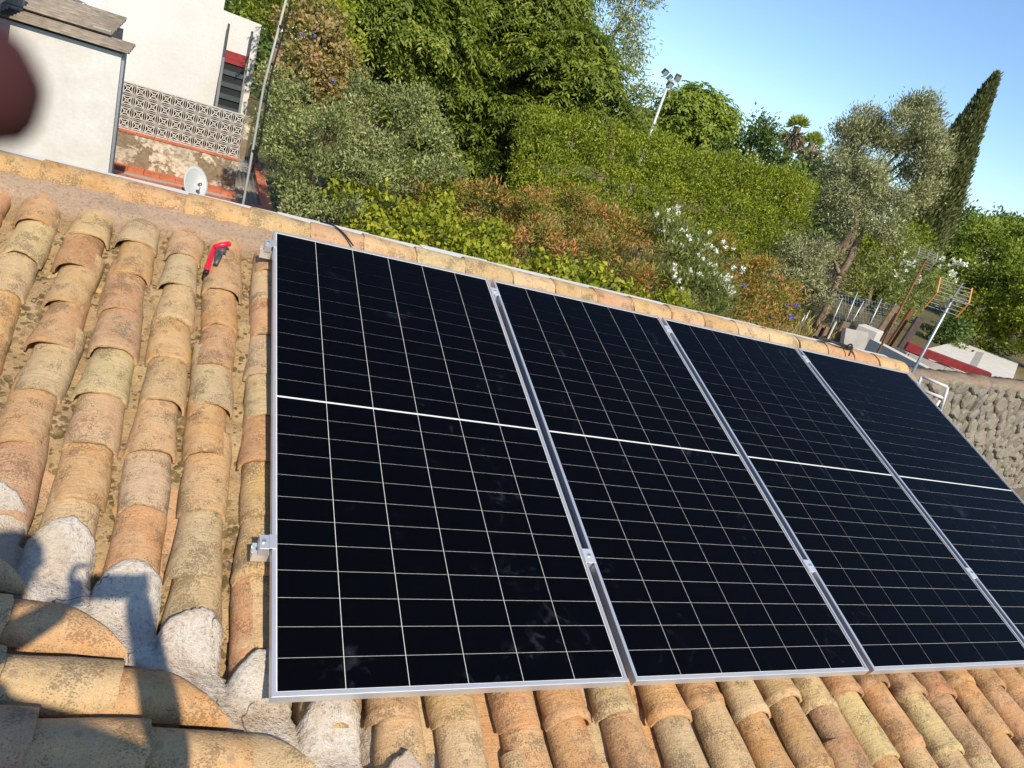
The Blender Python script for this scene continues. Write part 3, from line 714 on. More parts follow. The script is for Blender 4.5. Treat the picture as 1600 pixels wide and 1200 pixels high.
b = [B(470,215,50,7.6),B(520,225,66,7.5),B(590,205,62,7.7),B(640,165,40,7.8),B(500,278,52,7.2),B(560,285,60,7.2),B(650,230,60,7.6),B(470,318,30,7.0),B(428,130,26,8.4),B(424,178,26,8.4),B(426,222,24,8.3),B(442,262,24,8.0),B(455,300,22,7.6),B(475,335,20,6.9),B(530,335,36,6.7),B(690,260,40,7.6),B(570,140,24,7.9),B(462,165,36,7.8)]
plant('grey_green_shrub', 'large grey-green shrub with fine twigs behind the ridge', 'shrub', b, leaves(b,130,36,0.085,0.062,0.024,out=0.8,up=0.55,tb=0.48), 'shrub', trunkr=0.05)
# --- long clipped hedge
hb = []
for i in range(13):
    t = i/12; x = 850+385*t; y0 = 212+100*t+7*math.sin(i*1.9); D = 11.6+1.8*t
    for k,dy in enumerate((0,48,95)): hb.append(B(x+6*math.sin(i*3+k)-k*14,y0+dy-6,40,D-0.25*k))
plant('clipped_hedge', 'long bright green hedge running across the middle of the garden', 'hedge', hb, leaves(hb,60,30,0.10,0.075,0.034,out=0.5,up=0.7,tb=0.58,tv=0.16,inner=0.75,lumpy=False), 'hedge', trunkr=0.05, limbs=False)
# --- red-tinged hedge in two stretches, with vines in front
rb = [B(640,305,40,8.4),B(690,300,36,8.6),B(735,320,40,8.5),B(790,325,44,8.6),B(850,330,44,8.6),B(910,340,44,8.6),B(965,355,42,8.6),B(1010,375,34,8.5),B(820,375,50,8.0),B(900,395,50,8.0),B(980,420,45,7.9),B(740,370,45,8.0),B(1000,450,35,7.7),B(1045,455,30,7.9)]
plant('red_tipped_hedge', 'reddish and green bushy hedge with new red shoots above the middle panels', 'hedge', rb, leaves(rb,110,32,0.085,0.085,0.024,out=0.8,up=0.5,tb=0.52,tv=0.20), 'red', trunkr=0.05, limbs=False)
rb = [B(1110,405,34,9.4),B(1150,415,36,9.5),B(1195,440,38,9.6),B(1150,460,42,9.0),B(1205,480,36,9.2),B(1225,465,30,9.6),B(1130,490,34,8.6),B(1180,505,30,8.8)]
plant('red_tipped_shrub', 'smaller red-tinged shrub right of the white oleander', 'shrub', rb, leaves(rb,110,30,0.085,0.085,0.024,out=0.8,up=0.5,tb=0.55,tv=0.2), 'red', trunkr=0.05, limbs=False,
  extra=[('flower',flowers([B(1205,490,16,8.9),B(1225,485,10,9.0),B(1142,455,8,8.8)],7,0.028),'violet')])
vb = [B(545,305,26,7.0),B(580,330,34,6.9),B(620,345,34,6.8),B(560,355,30,6.6),B(650,375,38,6.6),B(700,395,38,6.5),B(750,395,38,6.6),B(760,425,36,6.3),B(820,430,38,6.4),B(870,445,36,6.4),B(930,455,36,6.4),B(990,475,30,6.4),B(610,385,30,6.3),B(1040,485,26,6.5),B(700,350,32,7.0),B(760,360,28,7.1),B(690,310,28,7.6)]
plant('yellow_green_vine', 'bright yellow-green leafy vine spilling along behind the ridge tiles', 'vine', vb, leaves(vb,150,20,0.085,0.085,0.062,out=0.7,up=0.2,tb=0.5,tv=0.2), 'vine', trunkr=0.03, limbs=False)
ob = [B(1035,355,24,8.6),B(1055,385,36,8.4),B(1090,405,38,8.4),B(1060,425,45,8.0),B(1105,440,36,8.2),B(1085,465,40,7.8),B(1125,470,28,8.2),B(1045,470,34,7.6),B(1100,495,30,7.8)]
plant('white_oleander', 'oleander bush with clusters of white flowers', 'bush', ob, leaves(ob,110,34,0.085,0.10,0.022,out=0.8,up=0.7,rand=0.5,tb=0.5), 'oleander', trunkr=0.04, limbs=False,
  extra=[('flower',flowers([B(1040,350,22,8.5),B(1065,370,26,8.3),B(1095,395,32,8.2),B(1110,430,26,8.1),B(1115,460,18,8.0),B(1060,440,30,7.8)],70,0.027),'white')])
# --- middle distance
b = [B(1075,185,38,25),B(1035,190,38,25),B(1110,190,28,25),B(1060,215,36,25),B(1100,215,30,25),B(1020,215,30,25)]
plant('flat_crowned_tree', 'bright green flat-crowned tree just behind the floodlight mast', 'tree', b, fronds(b,14,12,0.9,14,0.24,0.085,tb=0.6), 'bright', trunkr=0.16)
b = [B(1150,225,30,22),B(1180,210,26,22),B(1190,236,28,22),B(1160,255,36,22),B(1205,266,28,22),B(1130,250,26,22)]
plant('dark_round_tree', 'dark green round tree left of the two palms', 'tree', b, leaves(b,24,30,0.26,0.17,0.08,tb=0.5), 'dark', trunkr=0.13)
ab = [B(1400,205,48,17.5),B(1437,195,40,17.5),B(1355,225,48,17.5),B(1385,255,52,17.5),B(1332,228,28,17.5),B(1430,245,44,17.5),B(1450,215,26,17.5),B(1312,255,30,17.5),B(1410,300,40,17.5),B(1350,195,26,17.5)]
plant('olive_tree', 'taller olive tree at the back, its crown against the sky beside the cypress', 'olive tree', ab, leaves(ab,48,34,0.15,0.13,0.036,out=0.7,up=0.8,rand=0.55,tb=0.52), 'olive', group='olive trees', trunkr=0.16)
ob = [B(1295,290,42,14),B(1345,300,44,14),B(1385,310,40,13.9),B(1275,310,30,14),B(1320,330,40,13.8),B(1375,345,32,13.7),B(1350,280,30,14.2),B(1310,265,30,14.2)]
base = at_d(1283,498,13.8); f1 = at_d(1312,430,13.8); f2 = at_d(1335,385,13.8)
base = np.array([base[0],base[1],min(base[2],zg(base[0],base[1])+0.02)])
t = plant('olive_tree', 'nearer olive tree with a leaning bare brown trunk', 'olive tree', ob, leaves(ob,75,34,0.12,0.10,0.028,out=0.6,up=0.0,rand=0.6,tb=0.56), 'olive', base=tuple(base), group='olive trees', trunk=tuple(f1), trunkr=0.075, limbs=False)
lb = MB(); branch(lb, f1, f2, 0.075, 0.05, 0.05); branch(lb, f1, at_d(1303,405,13.7), 0.05, 0.02, 0.04); branch(lb, f2, at_d(1360,340,13.8), 0.05,0.02,0.06); part('bough', lb, BARK, t, True)
sb = [B(1255,385,38,12.6),B(1240,425,34,12.4),B(1262,420,30,12.5),B(1265,450,34,12.2),B(1290,400,26,15.2)]
plant('low_olive_bush', 'low grey-green olive bush at the foot of the leaning trunk', 'bush', sb, leaves(sb,90,34,0.11,0.09,0.026,out=0.6,up=0.5,tb=0.52), 'olive', trunkr=0.05)
# cypress
def cypress(name, label, top, D, basepx, wpx, n, group=None):
    T = at_d(*top,D); z0 = zg(T[0],T[1]); H = T[2]-z0; wr = wpx*np.linalg.norm(T-CAM)/FPX
    base = (T[0],T[1],z0-0.05); tt = thing(name,label,'cypress',base,group)
    s = RNG.random(n)**0.8; prof = wr*np.minimum(1,(1-s)**0.88*1.15)*(0.6+0.4*np.minimum(1,s/0.12))
    a = RNG.random(n)*2*np.pi; prof = prof*(1+0.14*np.sin(a*3+s*9)+0.10*np.sin(a*7+s*31))
    c = np.stack([T[0]+np.cos(a)*prof*0.85,T[1]+np.sin(a)*prof*0.85,z0+0.15+s*(H-0.2)],1); o = np.stack([np.cos(a),np.sin(a),np.full(n,1.5)],1)
    nl = 26; P = np.repeat(c,nl,0)+RNG.normal(size=(n*nl,3))*np.array([0.06,0.06,0.11])*D/18*np.repeat(0.35+0.65*prof/wr,nl)[:,None]; A = np.repeat(o,nl,0)+RNG.normal(size=P.shape)*0.4+np.array([0,0,0.9])
    m = len(P); Tn = 0.5+np.repeat(RNG.normal(size=n)*0.2,nl)+RNG.normal(size=m)*0.15
    obj('crown', leaf_mesh('crown',P,A,RNG.uniform(0.06,0.12,m)*D/18,RNG.uniform(0.02,0.04,m)*D/18,Tn,base), LEAF['cypress'], tt)
    mb = MB(); mb.tube([base,(T[0],T[1],z0+H*0.85)],[wr*0.25,0.02],7); part('trunk',mb,BARK,tt,True)
cypress('cypress_tree','tall pointed dark cypress beside the olive trees',(1556,118),18.5,None,46,3000)
cypress('cypress_tree','tiny distant cypress on the skyline at the right',(1540,338),120,None,11,60)
# palms
def palm(px,py,D,label,r=1.2):
    T = at_d(px,py,D); z0 = zg(T[0],T[1]); base=(T[0],T[1],z0-0.05); t = thing('fan_palm',label,'palm',base,'fan palms on the skyline')
    mb = MB(); mb.tube([base,(T[0]+0.1,T[1],(z0+T[2])/2),T],[0.28,0.2,0.17],8); part('trunk',mb,BARK,t,True)
    def fan(n,el0,el1,rr,off):
        P=[];A=[]
        for i in range(n):
            az = RNG.random()*6.283; el = RNG.uniform(el0,el1); d = np.array([math.cos(az)*math.cos(el),math.sin(az)*math.cos(el),math.sin(el)]); c = T+np.array([0,0,off])+d*rr*0.35
            for k in range(16): P.append(c); A.append(d*1.2+RNG.normal(size=3)*0.5)
        P=np.array(P);A=np.array(A);m=len(P); return P,A,np.full(m,rr*0.75)*RNG.uniform(0.8,1.1,m),np.full(m,0.13*rr),RNG.random(m)
    for nm,dat,mt in (('crown',fan(22,0.1,1.4,r*0.8,-0.1),'palm'),('dead_skirt',fan(46,-1.45,-0.2,r*1.0,-0.35*r),'deadpalm')):
        P,A,L,W,Tn = dat; obj(nm, leaf_mesh(nm,P,A,L,W,Tn,base,0.1), LEAF[mt], t)
palm(1246,198,42,'taller of the two shaggy fan palms on the skyline',0.9); palm(1270,222,42,'shorter fan palm leaning beside the taller one',0.8)
# --- right-hand side
b = [B(1465,385,34,25),B(1510,372,34,25),B(1555,380,34,26),B(1595,390,36,26),B(1490,420,36,25),B(1545,425,44,25),B(1600,440,44,25),B(1635,410,46,26),B(1580,470,30,24),B(1630,470,40,24)]
plant('green_thicket', 'thick green bushes below the cypress at the right edge', 'bushes', b, leaves(b,26,34,0.24,0.19,0.07,tb=0.55,tv=0.2), 'bright', trunkr=0.08, limbs=False)
b = [B(1530,490,34,19),B(1570,490,38,19),B(1610,490,44,19),B(1545,520,30,18.8),B(1505,500,24,19),B(1595,525,32,18.8),B(1640,530,46,18.8)]
plant('leafy_bush', 'yellow-green leafy bush above the white wall at the right edge', 'bush', b, leaves(b,40,26,0.14,0.13,0.07,tb=0.45), 'vine', trunkr=0.05, limbs=False)
b = [B(1490,515,26,17.5),B(1470,530,20,17.3),B(1500,530,20,17.2)]
plant('dark_small_bush', 'small dark green bush behind the television aerial', 'bush', b, leaves(b,45,26,0.13,0.12,0.06,tb=0.5), 'dark', trunkr=0.03, limbs=False)
b = [B(1360,415,34,15),B(1400,400,36,15.5),B(1440,415,30,15),B(1420,440,36,14.5),B(1370,450,34,14),B(1330,440,26,14),B(1460,450,28,14),B(1400,470,30,13.5)]
plant('flowering_thicket', 'loose green thicket with white flowers behind the wire fence', 'bushes', b, leaves(b,50,28,0.15,0.11,0.035,tb=0.55,tv=0.2), 'oleander', trunkr=0.05, limbs=False,
  extra=[('flower',flowers([B(1385,415,22,14.4),B(1410,430,18,14.2),B(1470,425,16,14.2)],26,0.042),'white')])
b = [B(1395,385,34,16.5),B(1430,380,26,16.5),B(1360,395,24,16.5)]
plant('bright_green_shrub', 'bright green shrub between the olive trunk and the cypress foot', 'shrub', b, leaves(b,45,28,0.16,0.12,0.05,tb=0.6), 'hedge', trunkr=0.05, limbs=False)
for i,(x,y,r,D,lab) in enumerate([(1460,352,18,85,'leftmost far-off round treetop beyond the thicket'),(1500,352,20,90,'second far-off round treetop on the skyline'),(1560,362,22,95,'far-off round treetop below the tiny cypress'),(1600,376,24,90,'far-off round treetop at the right edge of the picture'),(1640,392,24,90,'far-off round treetop beyond the right edge')]):
    b = [B(x,y,r,D),B(x+12,y+8,r*0.8,D),B(x-14,y+9,r*0.8,D)]
    plant('distant_tree', lab, 'tree', b, leaves(b,4,30,0.8,0.6,0.3,tb=0.45), 'dark', group='far-off treetops', trunkr=0.25)
# dry grass and weeds on the bank (uncountable)
def grass():
    n = 16000; x = RNG.uniform(3.0,10.2,n); y = RNG.uniform(3.8,15,n); z = np.array([zg(a,b) for a,b in zip(x,y)])
    P = np.stack([x,y,z],1); A = RNG.normal(size=(n,3))*0.35+np.array([0,0,1.0])
    o = obj('dry_grass', leaf_mesh('dry_grass',P,A,RNG.uniform(0.1,0.35,n),np.full(n,0.02),RNG.random(n),(0,0,0),0.1), LEAF['dry'])
    tag(o,'dry straw-coloured grass and weeds on the bank behind the roof','grass',kind='stuff')
grass()

# far-off wood closing the view behind the garden (one mass)
def belt():
    bl = []
    for i in range(60):
        a = -0.62+1.65*i/59; D = 48+10*math.sin(i*2.1); x = CAM[0]+math.sin(a)*D; y = CAM[1]+math.cos(a)*D
        h = 2.0+1.1*math.sin(i*0.9)+0.8*math.sin(i*2.7)
        if a > 0.83: h -= 1.5
        bl.append((np.array([x,y,h-1.2]),2.4)); bl.append((np.array([x+1.2,y-1.5,h-3.0]),2.2))
    P,A,L,W,T,NR = leaves(bl,1.6,26,0.55,0.55,0.28,tb=0.45,inner=0.7)
    tag(obj('distant_wood', leaf_mesh('distant_wood',P,A,L,W,T,(0,0,0),NR=NR), LEAF['dark']),'distant dark green belt of trees behind the garden','trees',kind='stuff')
belt()
print('LEAVES', NLEAF)

# ================================================================== NEIGHBOURING HOUSE AT THE LEFT
# near white annex with a corrugated sheet roof
AX1, AY, AX0 = -1.29, 8.2, -4.6
an = thing('white_annex', 'near white annex with a brownish corrugated sheet roof, at the top left corner', 'building', (-2.9,9.2,-1.75))
w_ = MB(); w_.box2((AX0,AY,-1.75),(AX1,AY+0.18,0.83)); w_.box2((AX1-0.18,AY+0.18,-1.75),(AX1,AY+0.55,0.82)); w_.box2((AX0,AY+0.56,-1.75),(AX1-0.30,AY+1.8,0.90))
part('wall', w_, WHITE, an)
dp = MB(); dp.box2((AX1+0.004,AY+0.03,-1.75),(AX1+0.03,AY+0.065,0.80)); part('downpipe', dp, STEEL, an)
def corrugated(x0,x1,y0,y1,z0,z1,pitch,amp,axis=0):
    """sheet whose waves repeat along x (axis 0) or along y (axis 1)"""
    mb = MB(); ln = (x1-x0) if axis==0 else (y1-y0); n = int(ln/pitch*6); V=[]; F=[]
    for k,th in enumerate((0,0.008)):
        for j in range(2):
            for i in range(n+1):
                t_ = i/n; w = amp*math.sin(2*math.pi*t_*ln/pitch)
                if axis==0: V.append((x0+(x1-x0)*t_,(y0,y1)[j],(z0,z1)[j]+w-th))
                else: V.append(((x0,x1)[j],y0+(y1-y0)*t_,z0+(z1-z0)*t_+w-th))
    m = n+1
    for i in range(n):
        F += [(i,i+1,m+i+1,m+i),(2*m+i,3*m+i,3*m+i+1,2*m+i+1),(i,2*m+i,2*m+i+1,i+1),(m+i,m+i+1,3*m+i+1,3*m+i)]
    F += [(0,m,3*m,2*m),(n,2*m+n,3*m+n,m+n)]
    return mb.add(V,F)
rx = AX1+0.07
for k,(xa,xb,zz) in enumerate([(rx-1.25,rx,0.0),(rx-2.4,rx-1.2,0.016),(rx-3.3,rx-2.35,0.032)]):
    part('roof_sheet', corrugated(xa,xb,AY-0.08,AY+0.62,0.865+zz,0.93+zz,0.15,0.017,1), FIBRO, an, True)
    part('roof_sheet', corrugated(xa-0.35,xb-0.24,AY+0.50,AY+1.9,0.965+zz,1.13+zz,0.15,0.017,1), FIBRO, an, True)
ob_ = MB(); ob_.box2((rx-0.44,AY+0.60,0.70),(rx-0.26,AY+1.85,1.0)); part('gable_infill', ob_, GREYP, an)
# old tiled eave further left
et = thing('tiled_lean_to', 'old orange-tiled lean-to roof at the far top left', 'roof', (-3.3,8.6,-1.75))
e_ = MB(); e_.prism([(-4.6,7.55,1.02),(-2.30,7.55,1.02),(-2.30,8.7,1.25),(-4.6,8.7,1.25)],(0,0,-0.05)); part('roof_deck', e_, GREYP, et)
e_ = MB(); e_.box2((-4.6,8.7,-1.75),(-2.32,8.82,1.2)); e_.box2((-4.6,7.75,-1.75),(-2.34,7.87,1.0)); part('wall', e_, GREYP, et)
for i in range(11):
    o = obj('roof_tile', random.choice(TILES), None, et, Vector((-4.5+i*0.2,7.5,1.03))-Vector((-3.3,8.6,-1.75)), (0.18,0,0)); tint(o)
    o.scale = (1.05,3.1,1.0)
# tall white wall with the stair
WY = 13.5
wh = thing('white_house', 'tall plain white wall of the house behind the lattice wall', 'house', (-2.4,14.5,-1.75))
w_ = MB(); w_.prism([(-7,WY,-1.75),(0.28,WY,-1.75),(0.28,WY,1.60),(-0.36,WY,1.63),(-0.36,WY,2.2),(-7,WY,2.6)],(0,0.3,0)); w_.box2((-7,WY+0.3,-1.75),(0.1,WY+3,1.45)); part('wall', w_, WHITE2, wh)
w_ = MB(); w_.box2((-7,WY-0.01,1.18),(-2.45,WY-0.05,1.2)); 
fx = MB(); a = at_y(135,10,WY-0.12); fx.tube([a+np.array([-0.22,0.1,0.05]),a+np.array([-0.05,0,0.02]),a],0.03,8); fx.tube([a,a+np.array([0.03,-0.02,-0.05])],[0.05,0.045],8); part('wall_lamp', fx, CHROME, wh, True)
cb = MB()
for d in (0,0.05): cb.tube([at_y(60-8*d*20,-30,WY-0.02),at_y(100,-2+d*120,WY-0.02),at_y(126,14+d*60,WY-0.02)],0.008,5)
part('cable', cb, BLACK, wh, True)
st = thing('outside_stair', 'steep dark metal stair with a red top step against the white wall', 'stair', (-0.03,13.0,-0.2))
sx0, sx1 = -0.24, 0.145; N = 8; z0s, z1s = -0.45, 0.90; y0s, y1s = 12.55, 13.36
for k in range(N):
    t_ = k/(N-1); z = z0s+(z1s-z0s)*t_; y = y0s+(y1s-y0s)*t_
    tr = MB(); tr.box2((sx0+0.025,y,z-0.075),(sx1-0.025,y+0.20,z)); part('tread', tr, DARKM if k<N-1 else REDP, st)
    if k: rs_ = MB(); rs_.box2((sx0+0.025,y+0.03,z-0.19),(sx1-0.025,y+0.04,z-0.078)); part('riser', rs_, BLACK, st)
for x in (sx0,sx1):
    sg = MB(); sg.prism([(x-0.02,y0s-0.05,z0s-0.14),(x-0.02,y0s+0.12,z0s-0.3),(x-0.02,y1s+0.10,z1s-0.10),(x-0.02,y1s+0.02,z1s+0.06)],(0.04,0,0)); part('stringer', sg, DARKM, st)
    ps = MB(); ps.box2((x-0.02,y1s-0.02,z1s),(x+0.02,y1s+0.02,z1s+0.55)); part('handrail_post', ps, DARKM, st)
rt = MB(); rt.box2((sx0+0.022,y1s+0.02,z1s+0.002),(sx1-0.022,y1s+0.13,z1s+0.12)); part('landing', rt, REDP, st)
lg = MB(); lg.box2((sx0,y0s,-1.75),(sx0+0.04,y0s+0.04,z0s-0.1)); lg.box2((sx1-0.04,y0s,-1.75),(sx1,y0s+0.04,z0s-0.1)); part('support', lg, DARKM, st)
# pierced wall over a peeling base
LY = 11.2
lw = thing('lattice_wall', 'pierced concrete lattice wall on a peeling plaster base, in front of the white wall', 'wall', (-0.7,LY,-1.75))
b_ = MB(); b_.box2((-1.75,LY,-1.75),(0.20,LY+0.16,-0.46)); part('base_wall', b_, PEEL, lw)
for i in range(8):
    c_ = MB(); c_.box2((-1.75+i*0.243+0.003,LY-0.015,-0.458),(-1.75+(i+1)*0.243-0.003,LY+0.175,-0.425)); part('brick', c_, BRICK, lw)
p_ = MB(); p_.box2((0.185,LY-0.01,-0.424),(0.27,LY+0.17,0.25)); part('end_post', p_, PEEL, lw)
U = 0.1725
def lattice_mesh():
    mb = MB(); w = 0.0115; d = 0.07
    def seg(a,b): mb.bar((a[0],0,a[1]),(b[0],0,b[1]),d,w,up=(0,0,1)) if abs(a[0]-b[0])>1e-6 else mb.bar((a[0],0,a[1]),(b[0],0,b[1]),d,w,up=(1,0,0))
    h = U/2
    for sx in (-1,1):
        for sz in (-1,1):
            seg((sx*h,sz*h),(sx*h*0.20,sz*h*0.20))                   # diagonal ribs from the corner nodes
            seg((sx*h,sz*h),(sx*h*0.62,sz*h*0.72)); seg((sx*h*0.62,sz*h*0.72),(0,sz*h*0.62))     # petals bulging in from the edges
            seg((sx*h,sz*h),(sx*h*0.72,sz*h*0.62)); seg((sx*h*0.72,sz*h*0.62),(sx*h*0.62,0))
    r = h*0.27
    for a,b in zip([(r,0),(0,r),(-r,0),(0,-r)],[(0,r),(-r,0),(0,-r),(r,0)]): seg(a,b)
    for s in (-1,1): seg((s*h*0.99,-h),(s*h*0.99,h)); seg((-h,s*h*0.99),(h,s*h*0.99))
    return mb.mesh('lattice_block')
LM = lattice_mesh()
for r in range(4):
    for c in range(11):
        x = 0.185-U/2-c*U
        if x-U/2 < -1.75: continue
        obj('lattice_block', LM, LATT, lw, Vector((x,LY+0.08,-0.424+U/2+r*U*0.966))-Vector((-0.7,LY,-1.75))).scale = (1,1,0.966)
bk = MB(); bk.box2((-1.75,LY+0.19,-0.424),(0.18,LY+0.20,0.23)); part('hole_shade_sheet', bk, mat_plain('painted_hole_shade',(0.035,0.030,0.026),0.9,var=0.4,vscale=25), lw)  # added dark sheet, stands in for the shade behind the lattice holes
# flat roof in front of it, edged with red brick
fr_ = thing('flat_roof_edge', 'low flat roof with a red brick rim below the lattice wall', 'roof', (-0.6,11.5,-1.75))
b_ = MB(); b_.box2((-2.6,10.25,-1.75),(0.72,15.0,-0.99)); part('slab', b_, GREYP, fr_)
sh = corrugated(0.23,0.60,10.42,13.3,-0.96,-0.955,0.075,0.012); part('corrugated_sheet', sh, FIBRO, fr_, True)
random.seed(3)
for i in range(13):
    x = -2.5+i*0.25; c_ = MB(); c_.box2((x,10.20,-0.988),(x+0.243,10.36,-0.90+random.uniform(-0.006,0.006))); part('brick', c_, BRICK, fr_)
for i in range(16):
    y = 10.37+i*0.25; c_ = MB(); c_.box2((0.60,y,-0.988),(0.76,y+0.243,-0.90+random.uniform(-0.006,0.006))); part('brick', c_, BRICK, fr_)
for i in range(9):
    x = -1.75+i*0.22; c_ = MB(); c_.box2((x,10.96,-0.988),(x+0.214,LY-0.003,-0.93+random.uniform(-0.004,0.004))); part('brick', c_, BRICK, fr_)
# satellite dish
dc = at_y(306,286,10.05); di = thing('satellite_dish','small white satellite dish in front of the peeling wall','satellite dish',(dc[0],dc[1],-0.95))
V=[];F=[]; nr,ns=6,24
ax = Vector((0.25,-0.86,0.45)).normalized(); ux = Vector((0,0,1)).cross(ax).normalized(); uz = ax.cross(ux)
for th in (0,0.01):
    for i in range(nr+1):
        r = i/nr
        for j in range(ns):
            q = 2*math.pi*j/ns; p = Vector(dc)+ux*(0.165*r*math.cos(q))+uz*(0.25*r*math.sin(q))-ax*(0.045*(1-r*r)+th); V.append(p)
off = (nr+1)*ns
for i in range(nr):
    for j in range(ns):
        k=(j+1)%ns; F += [(i*ns+j,i*ns+k,(i+1)*ns+k,(i+1)*ns+j),(off+i*ns+j,off+(i+1)*ns+j,off+(i+1)*ns+k,off+i*ns+k)]
for j in range(ns): k=(j+1)%ns; F.append((nr*ns+j,nr*ns+k,off+nr*ns+k,off+nr*ns+j))
DISHM = mat_plain('dish_paint',(0.40,0.42,0.43),0.45,0.0,0.4,0.05); part('reflector', MB().add(V,F), DISHM, di, True)
a_ = MB(); tip = Vector(dc)+ax*0.22-uz*0.06; a_.tube([Vector(dc)-uz*0.21,Vector(dc)-uz*0.22+ax*0.1,tip],0.009,6); part('arm', a_, STEEL, di, True)
a_ = MB(); a_.tube([tip,tip-ax*0.06],[0.022,0.028],8); part('feed_horn', a_, CHROME, di, True)
a_ = MB(); a_.tube([Vector(dc)-ax*0.05,(dc[0],dc[1]+0.07,dc[2]-0.1),(dc[0],dc[1]+0.07,-0.99)],0.018,7); part('post', a_, STEEL, di, True)
# leaning mast with a cable
POLEM = mat_plain('weathered_pole',(0.36,0.36,0.33),0.6,0.1,0.3,0.15)
mt = at_d(389,268,7.4); top_ = at_d(452,-20,7.4)
ms = thing('aerial_mast','thin grey mast with a cable rising past the top edge, right of the lattice wall','mast',(mt[0],mt[1],-1.7))
m_ = MB(); m_.tube([(mt[0],mt[1],-1.75),mt,at_d(412,135,7.4),top_],[0.012,0.012,0.011,0.010],8); part('pole', m_, POLEM, ms, True)
m_ = MB(); pts=[]
for i in range(15): t_=i/14; p=Vector(mt).lerp(Vector(top_),t_); pts.append(p+Vector((0.022+0.014*math.sin(t_*9),-0.02,0)))
m_.tube(pts,0.008,5); part('cable', m_, BLACK, ms, True)
for t_ in (0.12,0.4,0.6,0.8):
    p=Vector(mt).lerp(Vector(top_),t_); m_=MB(); m_.tube([p-Vector((0,0,0.012)),p+Vector((0,0,0.012))],0.018,8); part('clip', m_, BLACK, ms)

# ================================================================== RIGHT-HAND SIDE
# stone retaining wall
SA = Vector((4.92,2.80,0)); SE_ = Vector((8.73,3.68,0)); sd_ = (SE_-SA).normalized(); sn = Vector((sd_.y,-sd_.x,0)); SLEN = 6.6; SZ0, SZ1 = -1.05, 0.47
sw = thing('stone_wall','rough rubble stone wall at the right edge, beyond the end panel','wall',tuple(SA+Vector((0,0,-3.0))))
b_ = MB(); 
b_.prism([SA+Vector((0,0,-3)),SA+sd_*SLEN+Vector((0,0,-3)),SA+sd_*SLEN+Vector((0,0,SZ1)),SA+Vector((0,0,SZ1))],tuple(-sn*0.22)); 
MORT_S = mat_mortar('wall_mortar',(0.19,0.15,0.11),(0.14,0.11,0.08),(0.07,0.055,0.04)); part('mortar_core', b_, MORT_S, sw)
cp = MB(); V=[];F=[]; n=190
for i in range(n+1):
    s_=SLEN*i/n
    for k,(o_,h_) in enumerate([(0.02,-0.05),(0.03,-0.01),(0.0,0.03),(-0.10,0.035),(-0.23,0.02),(-0.23,-0.03)]):
        j_=0.022*nz(s_*6,k*3.1)+0.022*nz(s_*17,k*7.7); V.append(SA+sd_*s_+sn*(o_+j_)+Vector((0,0,SZ1+h_+j_)))
for i in range(n):
    for k in range(5): F.append((i*6+k,(i+1)*6+k,(i+1)*6+k+1,i*6+k+1))
part('coping', cp.add(V,F), mat_mortar('coping_mortar',(0.33,0.25,0.175),(0.25,0.185,0.125),(0.12,0.085,0.055),spk=0.7), sw, True)
def voronoi_cells(pts, x0,x1,y0,y1):
    out=[]
    for i,(px,py) in enumerate(pts):
        poly=[(x0,y0),(x1,y0),(x1,y1),(x0,y1)]
        near=sorted((q for j,q in enumerate(pts) if j!=i), key=lambda q:(q[0]-px)**2+(q[1]-py)**2)[:16]
        for qx,qy in near:
            mx,my=(px+qx)/2,(py+qy)/2; dx,dy=qx-px,qy-py; new=[]
            for a,b in zip(poly,poly[1:]+poly[:1]):
                da=(a[0]-mx)*dx+(a[1]-my)*dy; db=(b[0]-mx)*dx+(b[1]-my)*dy
                if da<=0: new.append(a)
                if da*db<0: t_=da/(da-db); new.append((a[0]+(b[0]-a[0])*t_,a[1]+(b[1]-a[1])*t_))
            poly=new
            if len(poly)<3: break
        out.append(poly)
    return out
random.seed(17); pts=[]; tries=0
while len(pts) < 298 and tries < 30000:
    tries += 1; x=random.uniform(0.8,6.3); y=random.uniform(SZ0,SZ1); rad=0.086+0.08*max(0,nz(x*2.3,y*2.3,4.4)+0.25)+random.uniform(0,0.03)
    if all(((x-a)/1.35)**2+(y-b)**2 > (rad*0.5+c*0.5)**2 for a,b,c in pts): pts.append((x,y,rad))
pts=[(a,b) for a,b,c in pts]
for poly in voronoi_cells(pts,0.8,6.3,SZ0,SZ1+0.02):
    if len(poly)<3: continue
    cx=sum(p[0] for p in poly)/len(poly); cy=sum(p[1] for p in poly)/len(poly)
    # soften the corners: subdivide and pull in
    q=[]
    for a,b in zip(poly,poly[1:]+poly[:1]): q += [(a[0]*0.78+b[0]*0.22,a[1]*0.78+b[1]*0.22),(a[0]*0.22+b[0]*0.78,a[1]*0.22+b[1]*0.78)]
    V=[];F=[]; m=len(q); dep=random.uniform(0.018,0.045); tl=(random.uniform(-0.22,0.22),random.uniform(-0.22,0.22))
    for sc,dd in ((0.91,-0.15),(0.87,0.55),(0.66,1.0)):
        for x,y in q:
            xx=cx+(x-cx)*sc; yy=cy+(y-cy)*sc; d_=dep*dd+(tl[0]*(xx-cx)+tl[1]*(yy-cy))*max(dd,0)+0.012*nz(xx*23,yy*23,dd)*max(dd,0)
            V.append(SA+sd_*xx+Vector((0,0,yy))+sn*d_)
    for l in range(2):
        for i in range(m): F.append((l*m+i,l*m+(i+1)%m,(l+1)*m+(i+1)%m,(l+1)*m+i))
    F.append(tuple(2*m+i for i in range(m)))
    base_=SA+sd_*cx+Vector((0,0,cy)); me=MB().add(V,F).mesh('stone',False,base_)
    o=obj('stone',me,STONE,sw,base_-WLOC[sw.name])
